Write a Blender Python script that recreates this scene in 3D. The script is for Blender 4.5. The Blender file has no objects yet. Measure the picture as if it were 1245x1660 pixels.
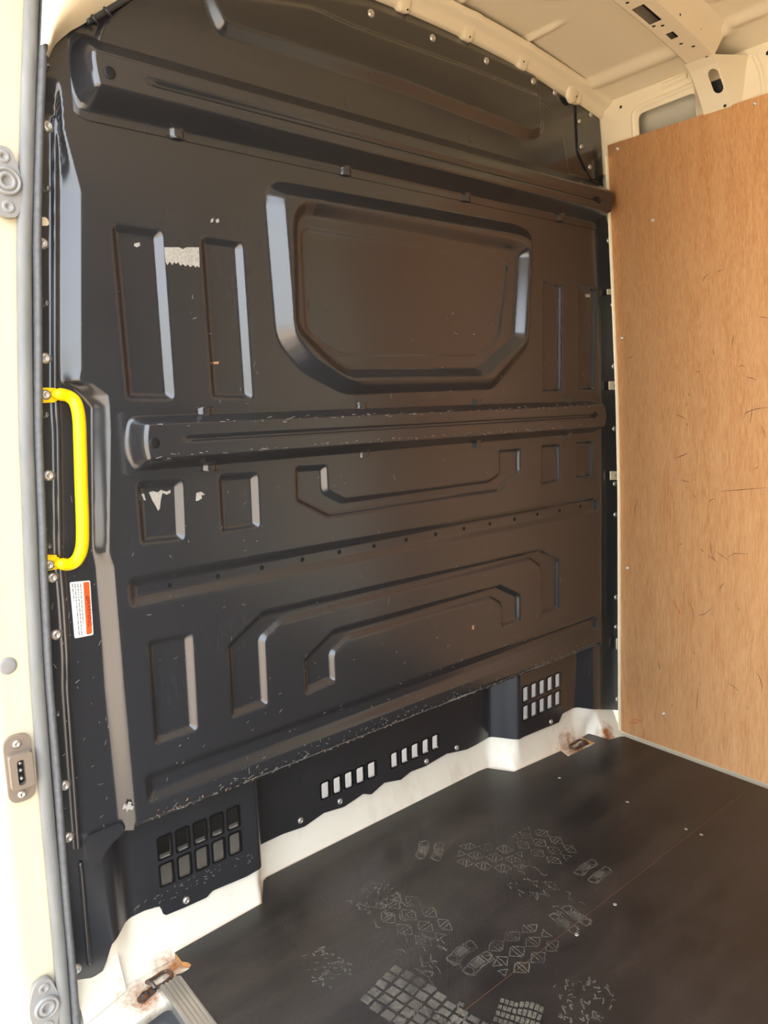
import bpy, bmesh, math, random
import numpy as np
from mathutils import Vector, Matrix
from mathutils.geometry import tessellate_polygon

rng = np.random.default_rng(7)
random.seed(7)
SC = bpy.context.scene
COL = SC.collection

# ------------------------------------------------------------------ camera
YAW, PITCH, ROLL, FPX = math.radians(39.691), math.radians(8.460), math.radians(1.693), 1192.4
CAM = np.array([-0.40, -1.33, 1.115])
def cam_axes():
    cy, sy, cp, sp = math.cos(YAW), math.sin(YAW), math.cos(PITCH), math.sin(PITCH)
    f = np.array([sy*cp, cy*cp, -sp]); r0 = np.array([cy, -sy, 0.0]); d0 = np.cross(f, r0)
    r = math.cos(ROLL)*r0 + math.sin(ROLL)*d0
    d = -math.sin(ROLL)*r0 + math.cos(ROLL)*d0
    return np.array([r, d, f])
AX = cam_axes()
cd = bpy.data.cameras.new('camera'); cam = bpy.data.objects.new('camera', cd); COL.objects.link(cam)
cd.sensor_fit = 'HORIZONTAL'; cd.sensor_width = 36.0; cd.lens = FPX/1245*36.0
cd.clip_start = 0.02; cd.clip_end = 200
mw = np.eye(4); mw[:3, 0] = AX[0]; mw[:3, 1] = -AX[1]; mw[:3, 2] = -AX[2]; mw[:3, 3] = CAM
cam.matrix_world = Matrix(mw.tolist())
SC.camera = cam

# pixel -> point on a real plane of the place (bulkhead y, wall x, floor z)
def ray(u, v): return AX.T @ np.array([(u-622.5)/FPX, (v-830)/FPX, 1.0])
def onY(u, v, y=0.0): r = ray(u, v); return CAM + r*((y-CAM[1])/r[1])
def onX(u, v, x): r = ray(u, v); return CAM + r*((x-CAM[0])/r[0])
def onZ(u, v, z=0.0): r = ray(u, v); return CAM + r*((z-CAM[2])/r[2])
def XZ(pts, y=0.0): return [tuple(onY(u, v, y)[[0, 2]]) for u, v in pts]
def XY(pts, z=0.0): return [tuple(onZ(u, v, z)[[0, 1]]) for u, v in pts]

# ------------------------------------------------------------------ world, sun, exposure
w = bpy.data.worlds.new('world'); SC.world = w; w.use_nodes = True
wn = w.node_tree.nodes; wl = w.node_tree.links
for n in list(wn): wn.remove(n)
wo = wn.new('ShaderNodeOutputWorld'); wb = wn.new('ShaderNodeBackground'); sky = wn.new('ShaderNodeTexSky')
sky.sky_type = 'NISHITA'; sky.sun_disc = False; sky.sun_elevation = math.radians(52)
sky.sun_rotation = math.radians(-10); sky.air_density = 1.0; sky.dust_density = 5.0; sky.ozone_density = 1.0
haze = wn.new('ShaderNodeMix'); haze.data_type = 'RGBA'; haze.inputs[0].default_value = 0.6     # thin bright overcast over the blue
wl.new(sky.outputs[0], haze.inputs[6]); haze.inputs[7].default_value = (4.2, 4.3, 4.4, 1)
wl.new(haze.outputs[2], wb.inputs[0]); wb.inputs[1].default_value = 0.42
wl.new(wb.outputs[0], wo.inputs[0])
sl = bpy.data.lights.new('sun', 'SUN'); sl.energy = 5.0; sl.angle = math.radians(1.0); sl.color = (1.0, 0.94, 0.84)
so = bpy.data.objects.new('sun', sl); COL.objects.link(so)
so.rotation_euler = Vector((-0.50, -0.38, -0.80)).to_track_quat('-Z', 'Y').to_euler()
vs = SC.view_settings
vs.view_transform = 'Standard'; vs.look = 'None'; vs.gamma = 1.0; vs.use_curve_mapping = False
vs.exposure = 1.82

# ------------------------------------------------------------------ materials
def srgb(r, g, b):
    f = lambda c: c/12.92 if c <= 0.04045 else ((c+0.055)/1.055)**2.4
    return (f(r/255), f(g/255), f(b/255), 1.0)
class Mat:
    def __init__(s, name, col, rough=0.5, metal=0.0, spec=0.5):
        s.m = bpy.data.materials.new(name); s.m.use_nodes = True
        s.n = s.m.node_tree.nodes; s.l = s.m.node_tree.links
        s.b = s.n['Principled BSDF']; s.out = s.n['Material Output']
        s.b.inputs['Base Color'].default_value = col; s.b.inputs['Roughness'].default_value = rough
        s.b.inputs['Metallic'].default_value = metal; s.b.inputs['Specular IOR Level'].default_value = spec
    def new(s, t, **k):
        n = s.n.new(t)
        for a, v in k.items(): setattr(n, a, v)
        return n
    def coord(s, scale=(1, 1, 1), rot=(0, 0, 0)):
        g = s.new('ShaderNodeNewGeometry'); mp = s.new('ShaderNodeMapping')
        s.l.new(g.outputs['Position'], mp.inputs[0]); mp.inputs['Scale'].default_value = scale
        mp.inputs['Rotation'].default_value = rot
        return mp.outputs[0]
    def noise(s, co, scale, detail=3, rough=0.55, dist=0.0):
        n = s.new('ShaderNodeTexNoise'); s.l.new(co, n.inputs['Vector'])
        n.inputs['Scale'].default_value = scale; n.inputs['Detail'].default_value = detail
        n.inputs['Roughness'].default_value = rough; n.inputs['Distortion'].default_value = dist
        return n.outputs[0]
    def ramp(s, v, lo, hi, a=0.0, b=1.0):
        n = s.new('ShaderNodeMapRange'); s.l.new(v, n.inputs[0]); n.clamp = True
        n.inputs[1].default_value = lo; n.inputs[2].default_value = hi
        n.inputs[3].default_value = a; n.inputs[4].default_value = b
        return n.outputs[0]
    def math(s, op, a, b=None):
        n = s.new('ShaderNodeMath', operation=op)
        for i, v in enumerate((a, b)):
            if v is None: continue
            if isinstance(v, (int, float)): n.inputs[i].default_value = v
            else: s.l.new(v, n.inputs[i])
        return n.outputs[0]
    def mix(s, fac, a, b):
        n = s.new('ShaderNodeMix', data_type='RGBA')
        if isinstance(fac, (int, float)): n.inputs[0].default_value = fac
        else: s.l.new(fac, n.inputs[0])
        for i, v in ((6, a), (7, b)):
            if isinstance(v, tuple): n.inputs[i].default_value = v
            else: s.l.new(v, n.inputs[i])
        return n.outputs[2]
    def color(s, c): s.l.new(c, s.b.inputs['Base Color'])
    def rough(s, c): s.l.new(c, s.b.inputs['Roughness'])
    def bump(s, h, strength=0.3, dist=0.001):
        n = s.new('ShaderNodeBump'); s.l.new(h, n.inputs['Height'])
        n.inputs['Strength'].default_value = strength; n.inputs['Distance'].default_value = dist
        s.l.new(n.outputs[0], s.b.inputs['Normal'])
    def near(s, p, r):     # 1 at point p fading to 0 at distance r (a stain with a place of its own)
        g = s.new('ShaderNodeNewGeometry'); d = s.new('ShaderNodeVectorMath', operation='DISTANCE')
        s.l.new(g.outputs['Position'], d.inputs[0]); d.inputs[1].default_value = p
        return s.ramp(d.outputs['Value'], 0.0, r, 1.0, 0.0)

M = {}
# black satin paint of the bulkhead, lightly scuffed
a = Mat('black_paint', srgb(30, 29, 29), 0.25, 0.0, 1.0)
co = a.coord((1, 1, 1)); n1 = a.noise(co, 4.0, 4); n2 = a.noise(a.coord((30, 30, 5)), 4.0, 3); n3 = a.noise(co, 60, 3)
sc = a.math('MULTIPLY', a.ramp(n1, 0.45, 0.75), a.ramp(n2, 0.4, 0.75))
a.color(a.mix(a.math('MULTIPLY', sc, 0.16), srgb(44, 45, 48), srgb(80, 81, 84)))
a.rough(a.ramp(n1, 0.2, 0.8, 0.17, 0.25))
a.bump(a.noise(a.coord(), 7, 1), 0.10, 0.003)
M['black'] = a.m
a = Mat('black_gloss_paint', srgb(20, 20, 21), 0.30)
a.bump(a.noise(a.coord(), 20, 2), 0.08, 0.003); M['vent'] = a.m
a = Mat('dark_hole', srgb(6, 6, 8), 0.6); M['hole'] = a.m
# cream body paint with rust at its low corners
a = Mat('cream_paint', srgb(234, 221, 190), 0.38)
a.bump(a.noise(a.coord(), 9, 2), 0.05, 0.004); M['cream'] = a.m
a = Mat('cream_paint_rusted', srgb(236, 230, 212), 0.42)
P1 = onZ(232, 1608, 0); P2 = onZ(932, 1208, 0); P3 = onZ(275, 1560, 0); P4 = onZ(985, 1192, 0)
r_ = a.near(tuple(P1), 0.075)
for p, r in ((P2, 0.09), (P3, 0.06), (P4, 0.06)): r_ = a.math('MAXIMUM', r_, a.near(tuple(p), r))
nz = a.noise(a.coord(), 45, 5, 0.7); ny = a.noise(a.coord((1, 1, 0.4)), 12, 4, 0.6)
rf = a.ramp(a.math('ADD', a.math('MULTIPLY', r_, 0.75), nz), 0.72, 1.15)
dirt = a.math('MULTIPLY', a.ramp(ny, 0.55, 0.8), 0.35)
c1 = a.mix(dirt, srgb(236, 231, 214), srgb(190, 172, 138))
a.color(a.mix(rf, c1, srgb(158, 100, 45)))
a.rough(a.ramp(rf, 0, 1, 0.38, 0.8)); a.bump(nz, 0.12, 0.002); M['cream_rust'] = a.m
# plywood faced with orange-brown veneer, grain running up
a = Mat('plywood_veneer', srgb(205, 150, 95), 0.48)
g1 = a.noise(a.coord((1, 1, 0.055)), 320, 4, 0.65, 0.3); g2 = a.noise(a.coord((1, 1, 0.16)), 30, 4, 0.6, 0.8)
g3 = a.noise(a.coord((1, 1, 0.5)), 2.6, 3); g4 = a.noise(a.coord((1, 1, 0.025)), 700, 2)
c = a.mix(a.ramp(g1, 0.3, 0.7), srgb(190, 130, 78), srgb(226, 174, 120))
c = a.mix(a.math('MULTIPLY', a.ramp(g2, 0.35, 0.7), 0.45), c, srgb(232, 186, 134))
c = a.mix(a.math('MULTIPLY', a.ramp(g3, 0.4, 0.7), 0.35), c, srgb(202, 146, 94))
c = a.mix(a.math('MULTIPLY', a.ramp(g4, 0.62, 0.8), 0.55), c, srgb(140, 84, 44))
a.color(c); a.bump(g1, 0.12, 0.001); M['ply'] = a.m
a = Mat('plywood_edge', srgb(200, 140, 80), 0.7)
ge = a.noise(a.coord((1, 1, 40)), 10, 2); a.color(a.mix(ge, srgb(150, 92, 44), srgb(222, 168, 100))); M['ply_edge'] = a.m
# black anti-slip floor board: fine wire-mesh print and dust
a = Mat('floor_mesh_black', srgb(40, 38, 38), 0.45)
ck = a.new('ShaderNodeTexVoronoi', feature='F1'); ck.inputs['Randomness'].default_value = 0.0
a.l.new(a.coord((1, 1, 0), (0, 0, math.radians(45))), ck.inputs['Vector']); ck.inputs['Scale'].default_value = 210
mesh_h = a.ramp(ck.outputs['Distance'], 0.15, 0.6)
d1 = a.noise(a.coord(), 3.2, 4, 0.6, 0.4); d2 = a.noise(a.coord((0.35, 2.2, 1), (0, 0, 0.5)), 5.0, 4, 0.6); d3 = a.noise(a.coord(), 130, 3)
dust = a.math('MULTIPLY', a.math('ADD', a.math('MULTIPLY', a.ramp(d1, 0.42, 0.75), 0.5), a.math('MULTIPLY', a.ramp(d2, 0.45, 0.8), 0.6)), a.ramp(d3, 0.3, 0.7, 0.4, 1.0))
c = a.mix(a.math('MULTIPLY', dust, 0.22), srgb(25, 24, 24), srgb(142, 126, 112))
c = a.mix(a.math('MULTIPLY', mesh_h, 0.08), c, srgb(120, 112, 104)); a.color(c)
a.rough(a.math('ADD', a.ramp(d1, 0.3, 0.7, 0.27, 0.40), a.math('MULTIPLY', dust, 0.15)))
a.bump(mesh_h, 0.25, 0.0006); M['floor'] = a.m
a = Mat('dust_print', srgb(120, 116, 104), 0.9)
nd = a.noise(a.coord(), 120, 4, 0.7); nd2 = a.noise(a.coord(), 14, 3)
tr = a.new('ShaderNodeBsdfTransparent'); mx = a.new('ShaderNodeMixShader')
fac = a.math('MULTIPLY', a.ramp(nd, 0.30, 0.60, 0.4, 1.0), a.ramp(nd2, 0.34, 0.62, 0.22, 0.75))
a.l.new(fac, mx.inputs[0]); a.l.new(tr.outputs[0], mx.inputs[1]); a.l.new(a.b.outputs[0], mx.inputs[2]); a.l.new(mx.outputs[0], a.out.inputs[0])
M['dust'] = a.m
M['steel'] = Mat('zinc_steel', srgb(205, 203, 198), 0.38, 0.85).m
M['alu'] = Mat('ribbed_aluminium', srgb(205, 202, 194), 0.34, 0.9).m
a = Mat('yellow_paint', srgb(255, 214, 0), 0.35); a.bump(a.noise(a.coord(), 30, 2), 0.05, 0.002); M['yellow'] = a.m
a = Mat('grey_rubber', srgb(120, 121, 120), 0.55)
a.color(a.mix(a.noise(a.coord((1, 1, 0.2)), 60, 4), srgb(98, 100, 100), srgb(140, 141, 138))); M['rubber'] = a.m
a = Mat('grey_rubber_dark', srgb(92, 94, 96), 0.6); a.color(a.mix(a.noise(a.coord(), 90, 3), srgb(72, 74, 77), srgb(112, 114, 116))); M['rubber_d'] = a.m
M['grey_plastic'] = Mat('grey_plastic', srgb(140, 140, 138), 0.45).m
M['bronze_plastic'] = Mat('bronze_grey_plastic', srgb(128, 116, 102), 0.42).m
M['dark_plastic_and_shade'] = Mat('dark_plastic_and_shade', srgb(52, 54, 56), 0.45).m  # also colours the shade in cavities and on the ground outside
M['white'] = Mat('white_label', srgb(240, 238, 232), 0.5).m
M['orange'] = Mat('orange_print', srgb(240, 84, 18), 0.5).m
M['ink'] = Mat('black_ink', srgb(20, 16, 14), 0.6).m
M['grey_ink'] = Mat('grey_ink', srgb(110, 110, 110), 0.6).m
a = Mat('paper_residue', srgb(212, 208, 198), 0.8); a.color(a.mix(a.noise(a.coord(), 220, 3, 0.7), srgb(110, 106, 98), srgb(196, 194, 186))); M['paper'] = a.m
M['scratch'] = Mat('bare_scratch', srgb(140, 136, 130), 0.6).m
M['scratch_tan'] = Mat('tan_chip', srgb(190, 140, 100), 0.7).m
M['red'] = Mat('red_crayon', srgb(205, 70, 40), 0.7).m
M['skin_grey'] = Mat('bare_outer_skin', srgb(196, 190, 172), 0.45).m
a = Mat('rusty_steel', srgb(95, 85, 78), 0.45, 0.6)
a.color(a.mix(a.ramp(a.noise(a.coord(), 120, 4), 0.45, 0.65), srgb(86, 84, 84), srgb(140, 88, 44))); M['rusty'] = a.m
a = Mat('pavement', srgb(170, 155, 135), 0.9); a.color(a.mix(a.noise(a.coord(), 3, 5, 0.7), srgb(150, 136, 118), srgb(186, 170, 148))); M['ground'] = a.m
M['cab_grey'] = Mat('cab_floor_grey', srgb(128, 128, 128), 0.6).m
M['white_paint'] = Mat('white_body_paint', srgb(240, 238, 228), 0.3).m

# ------------------------------------------------------------------ object helpers
def tag(o, label=None, cat=None, group=None, kind=None):
    for k, v in (('label', label), ('category', cat), ('group', group), ('kind', kind)):
        if v: o[k] = v
    return o
def link(name, me, parent=None):
    o = bpy.data.objects.new(name, me); COL.objects.link(o)
    if parent is not None: o.parent = parent
    return o
def empty(name, loc=(0, 0, 0)):
    o = bpy.data.objects.new(name, None); COL.objects.link(o); o.location = loc; o.empty_display_size = 0.02
    return o
def mesh(name, verts, faces, mat, parent=None, smooth=False):
    me = bpy.data.meshes.new(name)
    me.from_pydata([tuple(map(float, v)) for v in verts], [], [tuple(int(i) for i in f) for f in faces]); me.update()
    for m_ in (mat if isinstance(mat, (list, tuple)) else [mat]): me.materials.append(M[m_])
    if smooth: me.polygons.foreach_set('use_smooth', [True]*len(me.polygons))
    o = link(name, me, parent)
    if parent is not None and parent.location.length > 0:
        me.transform(Matrix.Translation(-parent.location))
    return o
def grid_mesh(name, P, mat, parent=None, skip=None, skirt=None, smooth=True):
    """P: (nz,nx,3) points; skip: bool (nz-1,nx-1); skirt: depth along +y added round every border."""
    nz, nx = P.shape[:2]
    idx = np.arange(nz*nx).reshape(nz, nx)
    q = np.stack([idx[:-1, :-1], idx[:-1, 1:], idx[1:, 1:], idx[1:, :-1]], -1)
    keep = np.ones((nz-1, nx-1), bool) if skip is None else ~skip
    faces = q[keep]
    V = P.reshape(-1, 3)
    if skirt:
        kp = np.zeros((nz+1, nx+1), bool); kp[1:-1, 1:-1] = keep
        edges = []
        h = kp[1:, 1:-1] != kp[:-1, 1:-1]
        for r, c in zip(*np.nonzero(h)): edges.append((idx[r, c], idx[r, c+1]))
        v_ = kp[1:-1, 1:] != kp[1:-1, :-1]
        for r, c in zip(*np.nonzero(v_)): edges.append((idx[r, c], idx[r+1, c]))
        e = np.array(edges); u, inv = np.unique(e, return_inverse=True); inv = inv.reshape(e.shape)
        front = V[u] + np.array([0, 0.0002, 0])
        back = V[u] + np.array([0, skirt, 0]); n0 = len(V)
        V = np.vstack([V, front, back])
        sk = np.stack([n0+inv[:, 0], n0+inv[:, 1], n0+len(u)+inv[:, 1], n0+len(u)+inv[:, 0]], -1)
        faces = np.vstack([faces, sk])
    me = bpy.data.meshes.new(name)
    me.vertices.add(len(V)); me.vertices.foreach_set('co', V.astype(np.float32).ravel())
    me.loops.add(faces.size); me.loops.foreach_set('vertex_index', faces.astype(np.int32).ravel())
    me.polygons.add(len(faces))
    me.polygons.foreach_set('loop_start', np.arange(0, faces.size, 4, dtype=np.int32))
    me.polygons.foreach_set('loop_total', np.full(len(faces), 4, np.int32))
    me.update(calc_edges=True); me.validate()
    me.materials.append(M[mat])
    if smooth: me.polygons.foreach_set('use_smooth', [True]*len(me.polygons))
    return link(name, me, parent)
def plate(name, outer, mapf, thick, mat, parent=None, holes=(), edge_mat=None):
    """flat or gently curved sheet from a 2-D outline with holes; mapf(a, b, t) -> xyz, t in 0..thick."""
    loops = [list(outer)] + [list(h) for h in holes]
    tri = tessellate_polygon([[Vector((p[0], p[1], 0)) for p in L] for L in loops])
    flat = [p for L in loops for p in L]; n = len(flat)
    V = [mapf(p[0], p[1], 0.0) for p in flat] + [mapf(p[0], p[1], thick) for p in flat]
    F = [tuple(t) for t in tri] + [tuple(n+i for i in reversed(t)) for t in tri]
    nf = len(F); k = 0
    for L in loops:
        m_ = len(L)
        for i in range(m_): F.append((k+i, k+(i+1) % m_, n+k+(i+1) % m_, n+k+i))
        k += m_
    o = mesh(name, V, F, [mat, edge_mat] if edge_mat else mat, parent)
    if edge_mat:
        for i, p in enumerate(o.data.polygons): p.material_index = 1 if i >= nf else 0
    bm = bmesh.new(); bm.from_mesh(o.data); bmesh.ops.recalc_face_normals(bm, faces=bm.faces); bm.to_mesh(o.data); bm.free()
    return o
def round_poly(pts, r, n=5):
    out = []; N = len(pts)
    for i in range(N):
        p0, p1, p2 = (np.array(pts[(i+k) % N], float) for k in (-1, 0, 1))
        a_, b_ = p0-p1, p2-p1; la, lb = np.linalg.norm(a_), np.linalg.norm(b_)
        rr = r[i] if isinstance(r, (list, tuple)) else r
        d = min(rr, la*0.45, lb*0.45)
        if d <= 1e-5: out.append(tuple(p1)); continue
        q0, q2 = p1+a_/la*d, p1+b_/lb*d
        for t in np.linspace(0, 1, n): out.append(tuple((1-t)**2*q0 + 2*t*(1-t)*p1 + t*t*q2))
    return out
def ellipse(cx, cy, rx, ry, n=20): return [(cx+rx*math.cos(t), cy+ry*math.sin(t)) for t in np.linspace(0, 2*math.pi, n, endpoint=False)]
def catmull(pts, n=8):
    P = [np.array(p, float) for p in pts]; P = [2*P[0]-P[1]] + P + [2*P[-1]-P[-2]]; out = []
    for i in range(1, len(P)-2):
        for t in np.linspace(0, 1, n, endpoint=False):
            a_, b_, c_, d_ = P[i-1:i+3]
            out.append(0.5*((2*b_)+(-a_+c_)*t+(2*a_-5*b_+4*c_-d_)*t*t+(-a_+3*b_-3*c_+d_)*t**3))
    out.append(P[-2]); return np.array(out)
def tube(name, pts, r, mat, parent=None, n=12, cap=True):
    P = np.array(pts, float); V = []; F = []
    T = np.gradient(P, axis=0); T /= np.linalg.norm(T, axis=1)[:, None]
    up = np.array([0.31, 0.2, 0.93]); N = np.cross(T[0], up); N /= np.linalg.norm(N)
    for i in range(len(P)):
        N = N - T[i]*(N@T[i]); N /= np.linalg.norm(N); B = np.cross(T[i], N)
        rr = r[i] if hasattr(r, '__len__') else r
        for k in range(n):
            a_ = 2*math.pi*k/n; V.append(P[i]+rr*(math.cos(a_)*N+math.sin(a_)*B))
    for i in range(len(P)-1):
        for k in range(n): F.append((i*n+k, i*n+(k+1) % n, (i+1)*n+(k+1) % n, (i+1)*n+k))
    if cap: F += [tuple(reversed(range(n))), tuple((len(P)-1)*n+k for k in range(n))]
    return mesh(name, V, F, mat, parent, True)
def lathe_data(prof, n=16):
    """profile (r, h) turned about local z"""
    V = []; F = []
    for r, h in prof:
        for k in range(n): V.append((r*math.cos(2*math.pi*k/n), r*math.sin(2*math.pi*k/n), h))
    for i in range(len(prof)-1):
        for k in range(n): F.append((i*n+k, i*n+(k+1) % n, (i+1)*n+(k+1) % n, (i+1)*n+k))
    F.append(tuple((len(prof)-1)*n+k for k in range(n)))
    return V, F
def lathe_mesh(name, prof, mat, n=16, smooth=True):
    V, F = lathe_data(prof, n); me = bpy.data.meshes.new(name); me.from_pydata(V, [], F); me.update(); me.materials.append(M[mat])
    if smooth: me.polygons.foreach_set('use_smooth', [True]*len(me.polygons))
    return me
def place(name, me, loc, normal, parent=None, scale=1.0, spin=0.0):
    o = link(name, me, parent)
    q = Vector(normal).to_track_quat('Z', 'Y').to_matrix().to_4x4()
    base = parent.location if parent is not None else Vector((0, 0, 0))
    o.matrix_local = Matrix.Translation(Vector(loc)-base) @ q @ Matrix.Rotation(spin, 4, 'Z') @ Matrix.Diagonal((scale, scale, scale, 1))
    return o
def loft(name, rings, mat, parent=None, closed=False, smooth=True):
    n = len(rings[0]); V = [p for r in rings for p in r]; F = []
    for i in range(len(rings)-1):
        for k in range(n if closed else n-1):
            F.append((i*n+k, i*n+(k+1) % n, (i+1)*n+(k+1) % n, (i+1)*n+k))
    return mesh(name, V, F, mat, parent, smooth)
def box_verts(x0, x1, y0, y1, z0, z1):
    V = [(x, y, z) for x in (x0, x1) for y in (y0, y1) for z in (z0, z1)]
    F = [(0, 1, 3, 2), (4, 6, 7, 5), (0, 4, 5, 1), (2, 3, 7, 6), (0, 2, 6, 4), (1, 5, 7, 3)]
    return V, F
def auto_smooth(o, ang=40):
    me = o.data; me.polygons.foreach_set('use_smooth', [True]*len(me.polygons))
    me.set_sharp_from_angle(angle=math.radians(ang))
def sstep(t): t = np.clip(t, 0, 1); return t*t*(3-2*t)
def rstep(t): t = np.clip(t, 0, 1); return 0.75*t+0.25*t*t*(3-2*t)
def interp(z, zs, xs): return np.interp(z, zs, xs)

# socket-head screw / rivet meshes, shared by every copy (local z points out of the sheet)
RIVET = lathe_mesh('rivet', [(0.0098, 0.0), (0.0098, 0.0015), (0.0085, 0.0042), (0.0058, 0.0056), (0.0044, 0.0058), (0.0036, 0.0040), (0.0020, 0.0034)], 'steel', 16)
SMALL = lathe_mesh('screw', [(0.0055, 0.0), (0.0052, 0.0016), (0.0034, 0.0026), (0.0022, 0.0026), (0.0016, 0.0012)], 'steel', 12)
HOLE = lathe_mesh('bolt_hole', [(0.0052, 0.0), (0.0050, 0.0004), (0.0030, 0.0004)], 'hole', 14)
DIMPLE = lathe_mesh('dimple', [(0.0062, 0.0), (0.0056, 0.0007), (0.0040, 0.0009), (0.0034, 0.0002)], 'black', 14)

# ------------------------------------------------------------------ body side profile (leans in towards the roof)
ZW = [-0.02, 0.30, 0.80, 1.10, 1.40, 1.62, 1.83, 1.95]
XWp = [onY(u, v, -0.03)[0] for u, v in ((1007, 1192), (1006.5, 1040), (1006, 800), (1003, 650), (996, 470), (990.5, 345), (985, 235), (979, 172))]
ZWp = [onY(u, v, -0.03)[2] for u, v in ((1007, 1192), (1006.5, 1040), (1006, 800), (1003, 650), (996, 470), (990.5, 345), (985, 235), (979, 172))]
def xw(z): return interp(z, ZWp, XWp)             # inner face of the plywood
def roof(x): return 2.03 - 0.16*(np.asarray(x)-0.82)**2
def header(x): return 1.990 - 0.125*(np.asarray(x)-0.80)**2
ZR = np.array([-0.1, 0.079, 0.471, 0.802, 1.118, 1.472, 1.748, 1.932, 2.1])
XR = np.array([1.725, 1.723, 1.707, 1.693, 1.673, 1.635, 1.579, 1.547, 1.52])
def xr_b(z): return interp(z, ZR, XR)             # right edge of the bulkhead
PO = 0.024      # pillar face set-back
SEAL = [onY(u, v, -0.03+PO)[[0, 2]] for u, v in ((80, -60), (75, 0), (68, 160), (62, 400), (65, 700), (72, 930), (82, 1100), (100, 1340), (118, 1560), (126, 1680), (133, 1780))]
SEALZ = np.array([p[1] for p in SEAL][::-1]); SEALX = np.array([p[0] for p in SEAL][::-1])
def xs(z): return interp(z, SEALZ, SEALX)         # inner edge of the door seal

# ------------------------------------------------------------------ ground outside
V, F = box_verts(-30, 30, -30, 30, -0.70, -0.60)
g = mesh('ground', V, F, 'ground'); tag(g, 'tan grey pavement outside the van', 'ground', kind='structure')

# ------------------------------------------------------------------ the bulkhead: one pressed sheet
def sdf(pts, X, Z):
    P = np.array(pts); d = np.full(X.shape, 1e9); s = np.ones(X.shape)
    for i in range(len(P)):
        a_, b_ = P[i], P[i-1]; e = b_-a_; wx, wz = X-a_[0], Z-a_[1]
        t = np.clip((wx*e[0]+wz*e[1])/(e@e), 0, 1)
        d = np.minimum(d, (wx-e[0]*t)**2+(wz-e[1]*t)**2)
        c1 = Z >= a_[1]; c2 = Z < b_[1]; c3 = e[0]*wz > e[1]*wx
        s = np.where((c1 & c2 & c3) | (~c1 & ~c2 & ~c3), -s, s)
    return s*np.sqrt(d)
class Press:
    def __init__(s, pts, h, wd, r=0.012, px=True):
        s.p = round_poly(XZ(pts) if px else pts, r, 5); s.h = h; s.w = wd
        q = np.array(s.p); s.bb = (q[:, 0].min()-0.005, q[:, 0].max()+0.005, q[:, 1].min()-0.005, q[:, 1].max()+0.005)
    def add(s, Y, X, Z):
        m_ = (X > s.bb[0]) & (X < s.bb[1]) & (Z > s.bb[2]) & (Z < s.bb[3])
        if m_.any():
            d = -sdf(s.p, X[m_], Z[m_]); Y[m_] += s.h*rstep(d/s.w)
RC, RW = 0.011, 0.012
PRESS = [
    Press([(180, 362), (263, 373), (283, 650), (206, 649)], RC, RW),
    Press([(325, 382), (393, 392), (410, 649), (344, 647)], RC, RW),
    Press([(881, 453), (912, 459), (911, 636), (880, 637)], RC, RW),
    Press([(938, 461), (968, 466), (965, 634), (937, 634)], RC, RW),
    Press([(221, 781), (296, 778), (300, 877), (229, 884)], RC, RW),
    Press([(354, 769), (418, 766), (422, 857), (359, 866)], RC, RW),
    Press([(478, 756), (530, 753), (532, 794), (559, 808), (794, 777), (810, 766), (809, 728), (845, 725), (845, 766), (810, 798), (534, 841), (480, 814)], RC, RW, 0.008),
    Press([(878, 720), (909, 718), (909, 782), (877, 788)], RC, RW),
    Press([(934, 715), (963, 713), (962, 773), (934, 777)], RC, RW),
    Press([(207, 938), (970, 803), (970, 832), (211, 987)], 0.012, 0.018, 0.018),
    Press([(239, 1039), (312, 1025), (321, 1184), (251, 1209)], RC, RW),
    Press([(369, 1047), (426, 991), (877, 889), (907, 905), (907, 988), (879, 998), (876, 920), (860, 909), (458, 1011), (430, 1037), (435, 1143), (376, 1165)], RC, RW, 0.008),
    Press([(492, 1070), (541, 1021), (810, 947), (844, 963), (844, 1008), (814, 1018), (812, 981), (796, 972), (567, 1037), (543, 1060), (545, 1105), (496, 1127)], RC, RW, 0.008),
    Press([(233, 1256), (969, 995), (968, 1024), (239, 1306)], 0.012, 0.020, 0.018),
    # blanked window: raised frame, sunken field, shallow inner step
    Press([(426, 288), (838, 364), (864, 380), (858, 562), (797, 633), (560, 642), (488, 603), (448, 553)], -0.024, 0.034, [0.05, 0.06, 0.05, 0.03, 0.02, 0.03, 0.03, 0.03]),
    Press([(464, 322), (832, 392), (851, 405), (842, 553), (778, 612), (558, 616), (528, 596), (469, 537)], 0.026, 0.026, [0.06, 0.05, 0.03, 0.02, 0.02, 0.03, 0.03, 0.03]),
    Press([(487, 366), (818, 421), (826, 433), (811, 548), (776, 578), (546, 577), (495, 537)], 0.004, 0.006, 0.025),
    # upper field above the top rail
    Press([(300, -60), (335, 28), (350, 60), (640, 150), (857, 230), (878, 218), (872, 120), (700, 40), (600, 0)], -0.012, 0.022, [0.02, 0.02, 0.05, 0.02, 0.05, 0.05, 0.03, 0.02, 0.02]),
    Press([(140, 120), (150, 40), (220, -30), (500, 12), (560, 40), (762, 113), (880, 160), (898, 182), (912, 216), (926, 300), (600, 240)], -0.008, 0.012, 0.03),
]
DEEP = 0.018
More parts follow.
